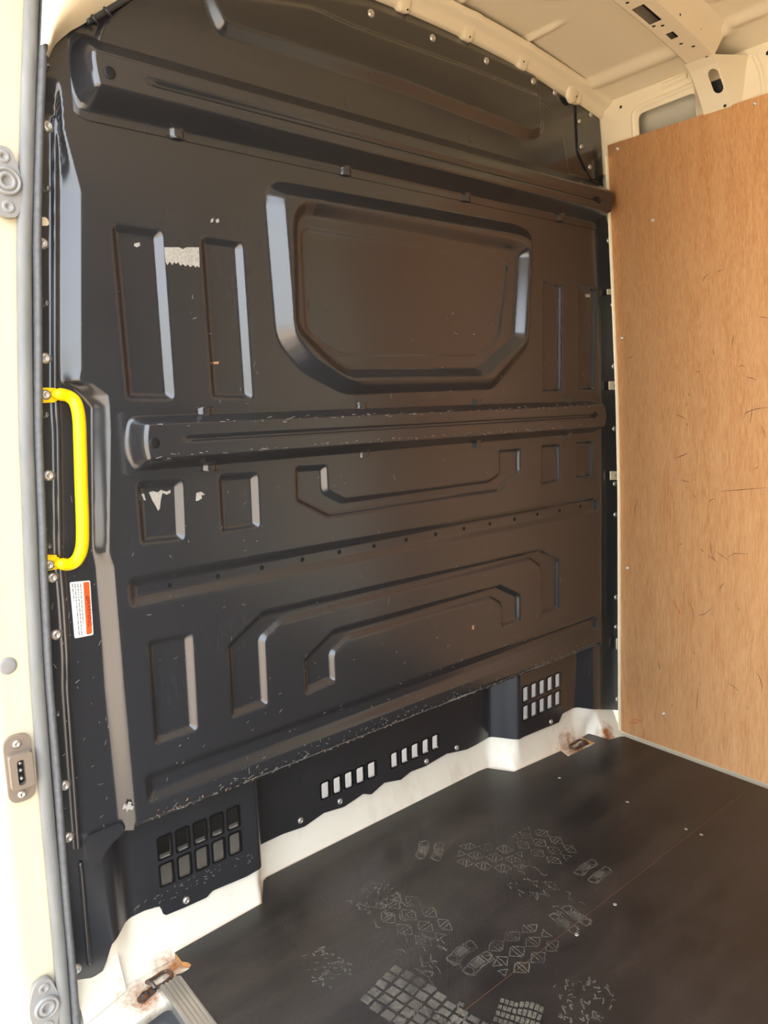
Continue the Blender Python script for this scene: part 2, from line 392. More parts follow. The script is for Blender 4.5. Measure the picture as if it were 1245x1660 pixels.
# left side: deep rivet strip, bead, facets up to the main face
zz = lambda pts, y=0.0: (np.array([p[1] for p in XZ(pts, y)][::-1]), np.array([p[0] for p in XZ(pts, y)][::-1]))
FRz, FRx = zz([(94, 150), (97, 194), (131, 310), (131, 598), (127, 618), (150, 623), (176, 640), (179, 700), (176, 897), (184, 918), (194, 1037), (201, 1120), (221, 1336), (224, 1360)])
FLz, FLx = zz([(88, 150), (91, 194), (93, 240), (93, 560), (99, 618), (118, 628), (148, 660), (148, 700), (151, 889), (156, 918), (166, 1037), (171, 1120), (193, 1336), (196, 1360)], DEEP)
BDz, BDx = zz([(90, 190), (90, 420), (90, 627), (94, 700), (97, 902), (104, 980), (109, 1058), (110, 1120), (129, 1390), (133, 1420), (146, 1566)], DEEP-0.004)
REz, REx = zz([(962, 300), (971, 450), (974, 560), (975, 700), (975, 1040), (974, 1060)])
DEEP = 0.018
def bulk_y(X, Z):
    Y = np.zeros_like(X)
    xl, xr_ = interp(Z, FLz, FLx), interp(Z, FRz, FRx)
    Y += DEEP*(1-rstep((X-xl)/np.maximum(xr_-xl, 0.004)))*sstep((1.66-Z)/0.06)
    bx = interp(Z, BDz, BDx)
    Y += -0.006*sstep(1-np.abs(X-bx)/0.0075)*(Z < 1.60)
    xe = interp(Z, REz, REx)
    Y += 0.008*sstep((X-xe)/0.012)*sstep((1.60-Z)/0.05)
    for p in PRESS: p.add(Y, X, Z)
    return Y
ZB = 0.313
ns, nt = 560, 520
S, T = np.meshgrid(np.linspace(0, 1, ns), np.linspace(0, 1, nt))
xm = -0.09 + S*1.80
zt = header(xm)+0.004
Zg = ZB + T*(zt-ZB)
xl_b = interp(Zg, [0.3, 1.0, 1.4, 1.6, 1.75, 1.95], [-0.11, -0.09, -0.055, -0.02, 0.02, 0.07])
xr_e = xr_b(Zg)+0.05*sstep((1.64-Zg)/0.06)      # edge flange tucked behind the plywood
Xg = xl_b + S*(xr_e-xl_b)
Yg = bulk_y(Xg, Zg)
lip = sstep((ZB+0.016-Zg)/0.016)*((Xg > 0.06) & (Xg < 1.60))
Yg = Yg + 0.010*lip
wall = grid_mesh('wall_front', np.stack([Xg, Yg, Zg], -1), 'black', skirt=0.012)
tag(wall, 'black pressed steel bulkhead wall with embossed panels and a blanked window', 'wall', kind='structure')
def on_bulk(u, v, off=0.0):
    y = 0.0
    for _ in range(8):
        p = onY(u, v, y); y = float(bulk_y(np.array([p[0]]), np.array([p[2]]))[0])
    p = onY(u, v, y); p[1] -= off; return p

# ---- rails (separate hat sections spot-welded on)
def rail(name, x0, x1, zb, zt_, prof, P, lug_b, lug_t, groove, left_ramp, hole_px, wavy, end_px):
    nx, nz = 400, 64
    S, T = np.meshgrid(np.linspace(0, 1, nx), np.linspace(0, 1, nz))
    Z = zb + T*(zt_-zb)
    X0 = x0 + wavy*np.cos(T*math.pi*2.0)
    r = 0.028; dz = np.maximum(np.abs(T-0.5)*(zt_-zb)-((zt_-zb)/2-r), 0); cut = r-np.sqrt(np.maximum(r*r-dz*dz, 0))
    X = (X0+cut) + S*((x1-cut)-(X0+cut))
    z1, z2, z3, z4 = prof
    H = rstep((Z-z1)/(z2-z1))*rstep((z4-Z)/(z4-z3))
    zc, hw = (z1+z4)/2, (z4-z1)/2
    el = rstep((X-(x0+left_ramp[0]+0.010*((Z-zc)/hw)**2))/left_ramp[1])
    rr = np.sqrt(np.maximum(hw*hw-(Z-zc)**2, 0)); er = sstep((x1-0.012-(hw-rr)*0.7-X)/0.02)
    Y = -0.0025 - P*H*el*er
    Y += 0.006*sstep(1-np.abs(Z-groove)/0.008)*sstep((X-x0-0.11)/0.03)*sstep((x1-0.06-X)/0.03)*el
    Y += 0.020*sstep((x0+0.024-X)/0.02)*wavy*100*0.3
    for (u, v) in lug_b+lug_t:
        lx = onY(u, v, -0.002)[0]; top = (u, v) in lug_t
        zl = zt_ if top else zb
        Y += -0.006*sstep((0.013-np.abs(X-lx))/0.005)*sstep((0.020-np.abs(Z-zl))/0.006)*(1-H)
    o = grid_mesh(name, np.stack([X, Y, Z], -1), 'black', wall, skirt=0.004)
    p = onY(hole_px[0], hole_px[1], -P)
    place('bolt_hole', HOLE, (p[0], -P-0.0032, p[2]), (0, -1, 0), o, 1.9)
    p = onY(end_px[0], end_px[1], -P)
    place('bolt_hole', HOLE, (p[0], -P-0.0032, p[2]), (0, -1, 0), o, 1.7)
    return o
UR = rail('upper_rail', 0.045, 1.578, 1.601, 1.755, (1.616, 1.640, 1.690, 1.735), 0.056,
     [(287, 222), (560, 282), (755, 325), (908, 358)], [(560, 180), (760, 236)], 1.663, (0.012, 0.020), (177, 119), 0.006, (969, 325))
MR = rail('middle_rail', 0.078, 1.588, 0.992, 1.117, (1.004, 1.026, 1.088, 1.103), 0.036,
     [(340, 757), (590, 735), (772, 717), (920, 708)], [(332, 668), (586, 660), (773, 654), (920, 647)], 1.058, (0.022, 0.024), (249, 718), 0.004, (964, 672))

# ---- bolt holes of the perforated rib, dimples and rivets
for u, v in [(273, 949), (352, 934), (424, 920), (490, 907), (550, 895), (606, 885), (658, 875), (706, 866), (752, 857), (794, 849), (834, 842), (871, 834), (907, 828), (941, 821)]:
    p = on_bulk(u, v, 0.0004); place('bolt_hole', HOLE, p, (0, -1, 0), wall, 1.0)
for u, v in [(77, 205), (69, 395), (73, 581), (79, 771), (85, 936), (91, 1029), (105, 1273), (111, 1357)]:
    place('rivet', RIVET, on_bulk(u, v), (0, -1, 0), wall, 1.0, u*0.3)
for u, v in [(986, 390), (992, 494), (994, 594), (995, 695), (996, 784), (997, 834), (998, 968), (998, 1016)]:
    place('rivet', RIVET, on_bulk(u, v), (0, -1, 0), wall, 0.8, u*0.3)
for u, v in [(601, 22), (701, 62), (788, 99), (864, 132), (899, 150)]:
    place('rivet', RIVET, on_bulk(u, v), (0, -1, 0), wall, 0.85, u*0.3)
for u, v in [(75, 107), (75, 305), (73, 491), (92, 1157), (73, 672), (78, 885)]:
    place('dimple', DIMPLE, on_bulk(u, v), (0, -1, 0), wall, 1.2)
# corner plate with its rivets
cp = plate('corner_plate', round_poly(XZ([(934, 166), (970, 178), (978, 293), (957, 289), (937, 245)], -0.004), 0.012), lambda a_, b_, t: (a_, -0.005+t, b_), 0.004, 'black', wall)
for u, v in [(957, 186), (939, 197), (942, 238), (956, 271)]:
    p = onY(u, v, -0.005); place('rivet', RIVET, p, (0, -1, 0), cp, 0.7, u)
# slotted hole in the left strip that shows cream body behind
sp = XZ([(63, 352), (74, 352), (79, 358), (79, 366), (63, 366)], 0.0172)
plate('slot_hole', round_poly(sp, 0.004), lambda a_, b_, t: (a_, 0.0165+t, b_), 0.0008, 'cream', wall)
# embossed pad low on the left strip
plate('embossed_pad', round_poly(XZ([(137, 1358), (196, 1333), (204, 1347), (177, 1372), (163, 1400), (144, 1408)], 0.010), 0.012), lambda a_, b_, t: (a_, 0.010+t, b_), 0.012, 'black', wall)
# cream body tabs folded over the right edge
for u, v, h in [(993, 473, 9), (996, 625, 14), (998, 771, 14), (1004, 1044, 18)]:
    wpx = 8 if h < 18 else 4
    tb = plate('body_tab', round_poly(XZ([(u-wpx, v-h*0.5), (u+wpx, v-h*0.5), (u+wpx, v+h*0.5), (u-wpx, v+h*0.5)], -0.004), 0.003), lambda a_, b_, t: (a_, -0.004+t, b_), 0.003, 'cream', wall)
    if h == 14:
        p = onY(u, v, -0.004); place('bolt_hole', HOLE, (p[0], -0.0043, p[2]), (0, -1, 0), tb, 0.5)

# ---- paper residue, scratches and paint chips on the bulkhead
def ragged(pts, amp=1.0):
    return [(u+random.uniform(-amp, amp), v+random.uniform(-amp, amp)) for u, v in pts]
def residue(pts, mat='paper', name='sticker_residue'):
    q = [on_bulk(u, v) for u, v in pts]; y = min(p[1] for p in q)
    plate(name, XZ(pts, y), lambda a_, b_, t: (a_, y-0.0012+t, b_), 0.0006, mat, wall)
residue([(266, 401), (290, 401), (296, 404), (302, 401), (322, 401), (323, 420), (323, 434), (319, 431), (317, 434), (313, 430), (308, 433), (304, 429), (300, 432), (296, 428), (292, 431), (289, 425), (285, 428), (282, 425), (279, 430), (275, 424), (271, 430), (268, 424)])
residue([(241, 798), (248, 796), (256, 798), (260, 794), (270, 797), (276, 794), (276, 799), (270, 802), (263, 799), (260, 812), (259, 824), (256, 828), (252, 820), (247, 812)])
residue([(229, 801), (233, 800), (236, 811), (233, 811)])
residue([(318, 799), (326, 797), (332, 802), (326, 803), (327, 808), (320, 812), (317, 812)])
residue([(217, 395), (226, 393), (227, 398), (222, 401), (217, 399)], name='paint_chip')
residue([(342, 355), (346, 354), (345, 360), (341, 361)], name='paint_chip'); residue([(349, 357), (354, 354), (355, 360), (351, 362)], name='paint_chip')
residue([(345, 587), (354, 586), (354, 590), (346, 590)], 'scratch_tan', 'paint_chip')
residue([(948, 477), (956, 477), (956, 482), (949, 482)], name='paint_chip')
residue([(201, 1303), (206, 1306), (208, 1299), (213, 1300), (212, 1305), (217, 1307), (214, 1313), (209, 1311), (205, 1316), (204, 1310), (198, 1312)], name='sticker_residue')
residue([(203, 1300), (207, 1297), (209, 1298), (206, 1303)], 'ink', 'sticker_residue')
residue([(765, 1014), (768, 1014), (768, 1020), (765, 1020)], 'scratch_tan', 'paint_chip')
def slivers(name, items, parent, mat, ybase):
    V = []; F = []
    for (x, z, ang, L, wd) in items:
        c_, s_ = math.cos(ang), math.sin(ang); y = ybase(x, z); n = len(V)
        for dl, dw in ((-L, -wd), (L, -wd*0.6), (L, wd*0.7), (-L, wd)):
            V.append((x+dl*c_-dw*s_, y-0.0007, z+dl*s_+dw*c_))
        F.append((n, n+1, n+2, n+3))
    o = mesh(name, V, F, mat, parent); tag(o, kind='stuff'); return o
yb = lambda x, z: float(bulk_y(np.array([x]), np.array([z]))[0]) + 0.010*float(sstep((ZB+0.016-z)/0.016))*(0.06 < x < 1.60)
it = []; it2 = []
for _ in range(330):     # worn lower edge
    x = random.uniform(0.08, 1.50); z = ZB+abs(random.gauss(0, 0.012))+0.002
    (it if random.random() < 0.86 else it2).append((x, z, random.gauss(0.2, 0.5), random.uniform(0.0005, 0.0040)*(2.2 if random.random() < 0.10 else 1), random.uniform(0.0003, 0.0010)))
for _ in range(230):     # scattered
    x = random.uniform(0.08, 1.55); z = 0.34+1.0*random.random()**1.8
    it.append((x, z, random.gauss(0.9, 0.9), random.uniform(0.0006, 0.0050)*(2 if random.random() < 0.06 else 1), random.uniform(0.0002, 0.0007)))
for _ in range(50):
    it.append((random.uniform(-0.07, 0.03), random.uniform(0.32, 1.0), random.gauss(1.2, 0.6), random.uniform(0.001, 0.006), random.uniform(0.0003, 0.0006)))
slivers('scratch_marks', it, wall, 'scratch', yb); slivers('chip_marks', it2, wall, 'scratch_tan', yb)
it = []
for _ in range(150):
    x = random.uniform(0.13, 1.5); z = random.choice((1.090, 1.030, 1.086, 1.030))+random.gauss(0, 0.002)
    it.append((x, z, random.gauss(0.0, 0.15), random.uniform(0.001, 0.006), random.uniform(0.0003, 0.0008)))
slivers('scratch_marks', it, MR, 'scratch', lambda x, z: -0.0392)

# ---- lower vent panel: stands back under the lip, with real cut-outs
def plan(x):
    y = 0.05 + 0.08*sstep((x-0.345)/0.055) - 0.08*sstep((x-1.205)/0.055)
    y = y - 0.039*sstep((x-1.525)/0.075)
    y = y - 0.030*(1-sstep((x-0.00)/0.055))
    return y
def on_plan(u, v, off=0.0):
    y = 0.06
    for _ in range(30): p = onY(u, v, y); y = 0.5*y+0.5*float(plan(np.array(p[0])))
    return onY(u, v, y-off)
BOT = [(100, 1578), (128, 1576), (146, 1568), (158, 1560), (164, 1545), (172, 1518), (200, 1493), (235, 1476), (260, 1469), (266, 1485), (300, 1471), (335, 1455), (345, 1444), (400, 1421), (424, 1407), (459, 1352), (494, 1340), (525, 1318), (558, 1308), (589, 1287), (602, 1288), (623, 1269), (650, 1264), (666, 1251), (690, 1242), (710, 1230), (724, 1222), (757, 1215), (771, 1208), (848, 1195), (879, 1182), (906, 1171), (912, 1157), (933, 1146), (953, 1144), (992, 1146), (1006, 1150), (1030, 1158)]
bp = np.array([onY(u, v, 0.13 if 440 < u < 800 else 0.05) for u, v in BOT]); order = np.argsort(bp[:, 0]); bp = bp[order]
wins = []
for k in range(5):
    for z0, z1 in ((0.139, 0.186), (0.199, 0.246)):
        wins.append((0.117+k*0.0395, 0.117+k*0.0395+0.0275, z0, z1)); wins.append((1.272+k*0.0395, 1.272+k*0.0395+0.0275, z0, z1))
for l, r in [(350, 400), (408, 456), (463, 512), (518, 567), (573, 622), (685, 728), (735, 777), (783, 828), (835, 877), (882, 923)]:
    f_ = (l-350)/573; v0 = 1050+0.3373*(720-245*f_)
    wins.append((onY(400+0.3373*(l+8), v0, 0.13)[0], onY(400+0.3373*(r-2), v0, 0.13)[0], 0.120, 0.163))
bx_ = sorted(set(np.round([w_[0] for w_ in wins]+[w_[1] for w_ in wins], 5)))
xs_ = sorted(set(list(np.round(np.linspace(-0.10, 1.775, 430), 5))+bx_))
xs_ = np.array([x for i, x in enumerate(xs_) if x in bx_ or all(abs(x-b) > 0.0016 for b in bx_)])
zs_ = np.array(sorted(set([0.10, 0.12, 0.139, 0.163, 0.186, 0.199, 0.246, 0.27, 0.30, 0.336])))
zbot = np.interp(xs_, bp[:, 0], bp[:, 2])
PX, PZ = np.meshgrid(xs_, zs_)
PZ = np.vstack([zbot[None, :], np.maximum(PZ, zbot[None, :]+0.002*(1+np.arange(len(zs_))[:, None]))]); PX = np.vstack([xs_[None, :], PX])
cxm = (PX[:-1, :-1]+PX[:-1, 1:])/2; czm = (PZ[:-1, :-1]+PZ[1:, :-1])/2
skip = np.zeros(cxm.shape, bool)
for w_ in wins: skip |= (cxm > w_[0]) & (cxm < w_[1]) & (czm > w_[2]) & (czm < w_[3])
PY = plan(PX) + 0.0
# the slot row sits in a shallow channel
mid = sstep((PX-0.52)/0.02)*sstep((1.06-PX)/0.02)

vent = grid_mesh('vent_panel', np.stack([PX, PY, PZ], -1), 'black', wall, skip, 0.004)
# raised rims around each cut-out
for w_ in wins:
    yc = float(plan(np.array((w_[0]+w_[1])/2)))
    o_ = round_poly([(w_[0]-0.0028, w_[2]-0.0028), (w_[1]+0.0028, w_[2]-0.0028), (w_[1]+0.0028, w_[3]+0.0028), (w_[0]-0.0028, w_[3]+0.0028)], 0.005, 4)
    i_ = round_poly([(w_[0]+0.0012, w_[2]+0.0012), (w_[1]-0.0012, w_[2]+0.0012), (w_[1]-0.0012, w_[3]-0.0012), (w_[0]+0.0012, w_[3]-0.0012)], 0.005, 4)
    plate('slot_rim', o_, lambda a_, b_, t: (a_, yc-0.0016+t, b_), 0.0055, 'vent', vent, [i_])
for u, v in [(302, 1459), (487, 1330), (551, 1299), (691, 1234), (740, 1212), (893, 1170), (1000, 1133), (124, 1570)]:
    place('rivet', RIVET, on_plan(u, v, 0.0), (0, -1, 0), vent, 0.8 if u > 130 else 1.0, u)
bd = [onY(u, v, 0.017) for u, v in ((130, 1398), (133, 1420), (138, 1480), (143, 1540), (146, 1564))]
tube('bead', catmull(bd, 5), 0.0045, 'black', vent, 8)
it = []
for _ in range(45):
    x = random.uniform(0.06, 0.33); z = random.uniform(0.10, 0.13); it.append((x, z, random.gauss(0.2, 0.5), random.uniform(0.0008, 0.004), random.uniform(0.0003, 0.0008)))
slivers('scratch_marks', it, vent, 'scratch', lambda x, z: float(plan(np.array(x))))

# cab floor seen through the slots
V, F = box_verts(-0.02, 1.66, 0.20, 1.5, -0.12, -0.06)
tag(mesh('trim_5', V, F, 'cab_grey'), 'grey cab floor seen through the bulkhead vent slots', 'floor', kind='structure')

# ------------------------------------------------------------------ metal floor with its front riser
fl = empty('floor'); tag(fl, 'cream painted metal van floor with rusty tie-down pockets', 'floor', kind='structure')
well = XY([(216, 1659), (280, 1624)], -0.013)
V, F = box_verts(0.095, 1.70, -3.3, 0.11, -0.06, -0.0135); mesh('floor_pan', V, F, 'cream_rust', fl)
sx = well[1][0]
plate('floor_corner', [(-0.10, 0.12), (0.12, 0.12), (0.12, -0.062), (0.075, -0.072), (0.02, -0.078), (-0.10, -0.10)], lambda a_, b_, t: (a_, b_, -0.0132-t), 0.03, 'cream_rust', fl)
rx = np.linspace(-0.06, 1.70, 340)
def plan_c(x): return 0.040 + 0.073*sstep((x-0.335)/0.05) - 0.073*sstep((x-1.185)/0.05) - 0.055*sstep((x-1.585)/0.03)
rings = []
wob = lambda x: 0.003*np.sin(x*31)+0.002*np.sin(x*67+1)
for t, (dy, z) in enumerate([(-0.020, -0.0125), (-0.006, -0.011), (0.000, -0.004), (0.003, 0.012), (0.007, 0.035), (0.008, 0.06), (0.013, 0.085), (0.018, 0.10), (0.019, 0.118)]):
    bl = float(sstep(z/0.085))
    rings.append([(x, (plan_c(x)+dy)*(1-bl)+(float(plan(x))+0.007)*bl+(wob(x)*0.6 if 2 < t < 4 else 0), z) for x in rx])
RIS = loft('floor_riser', rings, 'cream_rust', fl)
# left corner where the riser sweeps round into the door foot
cor = []
for t in np.linspace(0, 1, 9):
    e = sstep(t)
    cor.append([(-0.075+0.09*s_, 0.050-0.075*(1-e)*(1-0.4*s_), -0.012+0.16*(t**1.6)*(1-0.25*s_)) for s_ in np.linspace(0, 1, 10)])
loft('corner_sweep', cor, 'cream_rust', fl)

# ------------------------------------------------------------------ floor boards
A = XY([(283, 1544), (425, 1464), (427, 1428), (432, 1422), (776, 1250), (790, 1245), (833, 1251), (840, 1248), (909, 1217), (921, 1226), (965, 1205), (944, 1195), (954, 1189), (988, 1199), (1006, 1194)])
yseam = -0.478
B = XY([(285, 1580), (293, 1578), (306, 1571), (310, 1564), (304, 1560), (295, 1559)])
front = [(0.099, yseam+0.0003)] + [B[0]] + B[1:] + A + [(1.66, -0.06), (1.66, yseam+0.0003)]
fb = plate('floor_board', front, lambda a_, b_, t: (a_, b_, -t), 0.012, 'floor', None, edge_mat='ply_edge')
tag(fb, 'black mesh-faced plywood floor board with cut-outs and dusty boot prints, against the bulkhead', 'floor board', 'black floor boards')
bb = plate('floor_board', [(0.099, yseam-0.0003), (1.66, yseam-0.0003), (1.69, -3.25), (0.099, -3.25)], lambda a_, b_, t: (a_, b_, -t), 0.012, 'floor', None, edge_mat='ply_edge')
tag(bb, 'black mesh-faced plywood floor board with straight edges, behind the seam', 'floor board', 'black floor boards')

# footprints: dust left by boot treads, lying on the board
def footprint(heel, toe, wd, style, parent, zo):
    h = np.array(onZ(*heel)[:2]); t = np.array(onZ(*toe)[:2]); L = np.linalg.norm(t-h); ex = (t-h)/L; ey = np.array([-ex[1], ex[0]])
    V = []; F = []
    def quad(ps):
        n = len(V)
        for a_, b_ in ps: q = h+ex*a_*L+ey*b_*wd; V.append((q[0], q[1], zo))
        F.append(tuple(range(n, n+len(ps))))
    half = lambda s_: 0.5*(0.78+0.34*math.sin(max(0, min(1, (s_-0.30)/0.70))*math.pi*0.92)) if s_ < 0.95 else 0.25
    def line(pts, lw):
        for (a0, b0), (a1, b1) in zip(pts[:-1], pts[1:]):
            d = np.array([(a1-a0)*L, (b1-b0)*wd]); n = np.linalg.norm(d); d /= max(n, 1e-6); o = np.array([-d[1], d[0]])*lw
            quad([(a0+o[0]/L, b0+o[1]/wd), (a1+o[0]/L, b1+o[1]/wd), (a1-o[0]/L, b1-o[1]/wd), (a0-o[0]/L, b0-o[1]/wd)])
    lw = 0.0016
    if style == 'zig':
        for cx_ in (0.075, 0.215):      # heel lugs
            ps = [(cx_-0.05, -0.30), (cx_-0.035, 0.0), (cx_-0.05, 0.30), (cx_+0.03, 0.36), (cx_+0.045, 0.0), (cx_+0.03, -0.36), (cx_-0.05, -0.30)]
            line(ps, lw); quad([(cx_-0.028, -0.13), (cx_-0.024, 0.13), (cx_+0.030, 0.15), (cx_+0.034, -0.15)])
            for sgn in (-1, 1):
                line([(cx_+0.035*math.cos(q), sgn*0.27+0.10*math.sin(q)) for q in np.linspace(0, 2*math.pi, 11)], lw*0.8)
        for k in range(7):              # rows of triangular lugs
            s_ = 0.39+k*0.082; hw = half(s_)*(1.0 if k < 6 else 1-0.3*(k-5))
            for j in range(3):
                b0 = -hw+2*hw*j/3; b1 = b0+2*hw/3; up = (j+k) % 2
                t0, t1 = (s_, s_+0.068) if up else (s_+0.068, s_)
                line([(t0, b0+0.02), (t1, (b0+b1)/2), (t0, b1-0.02), (t0+(0.010 if up else -0.010), (b0+b1)/2), (t0, b0+0.02)], lw*0.75)
    elif style == 'block':
        for i in range(9):
            for j in range(5):
                s_ = 0.05+i*0.10; hw = half(max(s_, 0.35)); b0 = -hw+2*hw*j/5
                sk = random.uniform(-0.01, 0.01)
                quad([(s_+sk, b0+0.02), (s_+0.078+sk, b0+0.02), (s_+0.078, b0+2*hw/5-0.03), (s_, b0+2*hw/5-0.03)])
    else:                              # smeared
        for k in range(46):
            s_ = random.uniform(0.0, 1.0); hw = half(max(s_, 0.35)); b0 = random.uniform(-hw, hw)
            line([(s_, b0), (s_+random.uniform(0.01, 0.05), b0+random.uniform(-0.09, 0.09)), (s_+random.uniform(0.04, 0.09), b0+random.uniform(-0.05, 0.12))], lw*random.uniform(0.5, 1.3))
    return mesh('dusty_footprint', V, F, 'dust', parent)
zo = 0.0003
for k, (he, to, wd, st, pa) in enumerate([((672, 1376), (856, 1396), 0.105, 'zig', fb), ((790, 1572), (618, 1452), 0.105, 'zig', fb), ((985, 1425), (835, 1345), 0.105, 'zig', fb),
        ((945, 1478), (790, 1572), 0.10, 'zig', fb), ((930, 1480), (830, 1410), 0.10, 'smear', fb), ((735, 1580), (590, 1440), 0.11, 'smear', fb), ((790, 1700), (600, 1585), 0.11, 'block', fb), ((770, 1655), (620, 1690), 0.11, 'smear', fb),
        ((560, 1590), (500, 1545), 0.09, 'smear', fb), ((990, 1600), (900, 1640), 0.10, 'smear', bb), ((800, 1640), (880, 1665), 0.09, 'block', bb), ((640, 1440), (575, 1470), 0.09, 'smear', fb)]):
    footprint(he, to, wd, st, pa, zo+0.0001*(k % 4))
for u, v in [(935, 1515), (1112, 1344), (1137, 1353), (997, 1466), (907, 1261), (1017, 1300)]:
    p = onZ(u, v); place('screw', SMALL, (p[0], p[1], -0.0012), (0, 0, 1), fb if p[1] > yseam else bb, 0.85)

# ------------------------------------------------------------------ aluminium sill strip, door step, tie-downs
sa = XY([(262, 1586), (286, 1577)], 0.002)
ss = empty('sill_strip', (0.084, -0.04, 0)); tag(ss, 'ribbed aluminium edging strip along the door side of the floor board', 'edging strip')
y0, y1 = -0.046, -1.38
prof = [(0.062, -0.016), (0.062, 0.0025)]
for k in range(5):
    b0 = 0.0635+k*0.0082; prof += [(b0, 0.0020), (b0+0.001, 0.0050), (b0+0.0052, 0.0050), (b0+0.0062, 0.0020)]
prof += [(0.1055, 0.0028), (0.1055, 0.0006)]
st_ = loft('strip', [[(x, y, z) for x, z in prof] for y in (y0, y1)], 'alu', ss, smooth=False)
V = [(x, y0, z) for x, z in prof]; mesh('strip_end', V, [tuple(range(len(V)))], 'alu', ss)
# door step tray below the floor edge
dsx = empty('door_step', (0.0, -0.6, -0.3)); tag(dsx, 'dark plastic step tray set in the side doorway below floor edge', 'door step')
trayL, trayR = -0.12, 0.064
def tray_ring(inset, z, ry):
    return [(a_, b_, z) for a_, b_ in round_poly([(trayR-inset, -0.088-inset), (trayR-inset, -1.36+inset), (trayL+inset*0.3, -1.36+inset), (trayL+inset*0.3, -0.122-inset)], ry, 6)]
tr_ = [tray_ring(0, -0.014, 0.02), tray_ring(0.012, -0.016, 0.03), tray_ring(0.020, -0.022, 0.05), tray_ring(0.032, -0.10, 0.05), tray_ring(0.04, -0.17, 0.05)]
tro = loft('tray', tr_, 'dark_plastic_and_shade', dsx, closed=True)
mesh('tread', tr_[-1], [tuple(range(len(tr_[-1])))], 'dark_plastic_and_shade', dsx)
# sill rocker under the doorway
V, F = box_verts(-0.16, -0.115, -1.40, -0.09, -0.45, -0.02); rk = mesh('trim_4', V, F, 'cream'); tag(rk, 'cream door sill running under the side doorway', 'sill', kind='structure')
def tie_down(px, name_label, ang, ring=True):
    p = onZ(*px, -0.012); t = empty('tie_down_ring', (p[0], p[1], -0.0125)); tag(t, name_label, 'tie-down')
    ca, sa_ = math.cos(ang), math.sin(ang)
    mp = lambda a_, b_: (p[0]+a_*ca-b_*sa_, p[1]+a_*sa_+b_*ca)
    L = round_poly([(-0.052, -0.020), (0.05, -0.020), (0.05, 0.020), (-0.052, 0.020)], 0.017, 6)
    rr = []
    for ins, z in ((0, -0.0126), (0.0025, -0.0112), (0.005, -0.0122)):
        q = round_poly([(-0.052+ins, -0.020+ins), (0.05-ins, -0.020+ins), (0.05-ins, 0.020-ins), (-0.052+ins, 0.020-ins)], 0.017-ins, 6)
        rr.append([mp(*c_)+(z,) for c_ in q])
    loft('pocket_rim', rr, 'cream_rust', t, closed=True)
    mesh('pocket', rr[-1], [tuple(range(len(rr[-1])))], 'cream_rust', t)
    foot = round_poly([(-0.038, -0.010), (0.002, -0.008), (0.002, 0.008), (-0.038, 0.010)], 0.009, 5)
    plate('foot', foot, lambda a_, b_, tt: mp(a_, b_)+(-0.0085-tt,), 0.004, 'rusty', t)
    q = mp(-0.024, 0); bo = place('bolt', lathe_mesh('bolt', [(0.0085, 0), (0.0085, 0.004), (0.0060, 0.0045), (0.0058, 0.0075), (0.003, 0.0075), (0.0028, 0.005)], 'rusty', 12, False), (q[0], q[1], -0.0085), (0, 0, 1), t)
    pts = [(-0.006, -0.012, 0.0), (-0.006, 0.0, 0.006), (-0.006, 0.013, 0.002), (0.010, 0.014, -0.003), (0.034, 0.013, -0.006), (0.041, 0.004, -0.006), (0.036, -0.010, -0.006), (0.012, -0.013, -0.004), (-0.006, -0.012, 0.0)]
    tube('ring', [mp(a_, b_)+(z+0.001,) for a_, b_, z in catmull(pts, 5)], 0.0040, 'rusty', t, 8, False)
    return t
tie_down((250, 1604), 'rusty tie-down ring bolted in the floor at the end of the ribbed aluminium strip', math.radians(18))
tie_down((940, 1209), 'rusty tie-down ring set in the floor board cut-out near the plywood wall', math.radians(172))

# ------------------------------------------------------------------ right wall: cream body side above the plywood
wr = empty('wall_right'); tag(wr, 'cream painted body side panel above and behind the plywood lining', 'wall', kind='structure')
def bx2(z): return xw(z)+0.016
zg = np.linspace(-0.05, 1.76, 30); yg = np.array([-0.020, -0.06, -3.3])
ls_ = loft('trim_12', [[(bx2(z)+0.002, y, z) for y in yg] for z in zg], 'cream'); tag(ls_, 'cream body side sheet behind the plywood lining', 'body side', kind='structure')
loft('body_edge', [[(float(xw(z))+a_, y_, z) for a_, y_ in ((-0.0085, -0.024), (-0.0085, -0.0285), (0.004, -0.0290), (0.016, -0.0285))] for z in np.linspace(0.004, 1.80, 40)], 'cream', ls_)
loft('corner_back', [[(x, 0.026, z) for x in (1.50, 1.80)] for z in (1.40, 1.95)], 'cream', ls_)
hole_px = [(1031, 230), (1030, 190), (1036, 181), (1116, 153), (1125, 158), (1127, 200)]
hw_ = [tuple(onX(u, v, 1.555)[[1, 2]]) for u, v in hole_px]
hole = round_poly([hw_[0], (hw_[0][0], hw_[2][1]+0.004), (hw_[4][0], hw_[3][1]+0.002), (hw_[4][0], 1.80), (hw_[0][0], 1.80)], [0.001, 0.018, 0.014, 0.002, 0.002], 6)
hole = round_poly([(hw_[0][0], 1.80), (hw_[0][0], hw_[1][1]+0.008), (hw_[4][0], hw_[3][1]+0.002), (hw_[4][0], 1.80)], [0.002, 0.018, 0.014, 0.002], 6)
mp_w = lambda a_, b_, t: (bx2(b_)+t, a_, b_)
def near_band(y0_, y1_, holes):
    zs2 = [1.76, 1.80, 1.83, 1.87, 1.91, 1.945]
    out = [(y0_, z) for z in zs2] + [(y1_, z) for z in reversed(zs2)]
    return plate('upper_side', out, mp_w, 0.004, 'cream', wr, holes)
near_band(0.03, -0.72, [hole]); near_band(-0.72, -3.3, [])
plate('outer_skin', [(0.0, 1.72), (-0.42, 1.72), (-0.42, 1.93), (0.0, 1.93)], lambda a_, b_, t: (bx2(b_)+0.055+t, a_, b_), 0.003, 'skin_grey', wr)
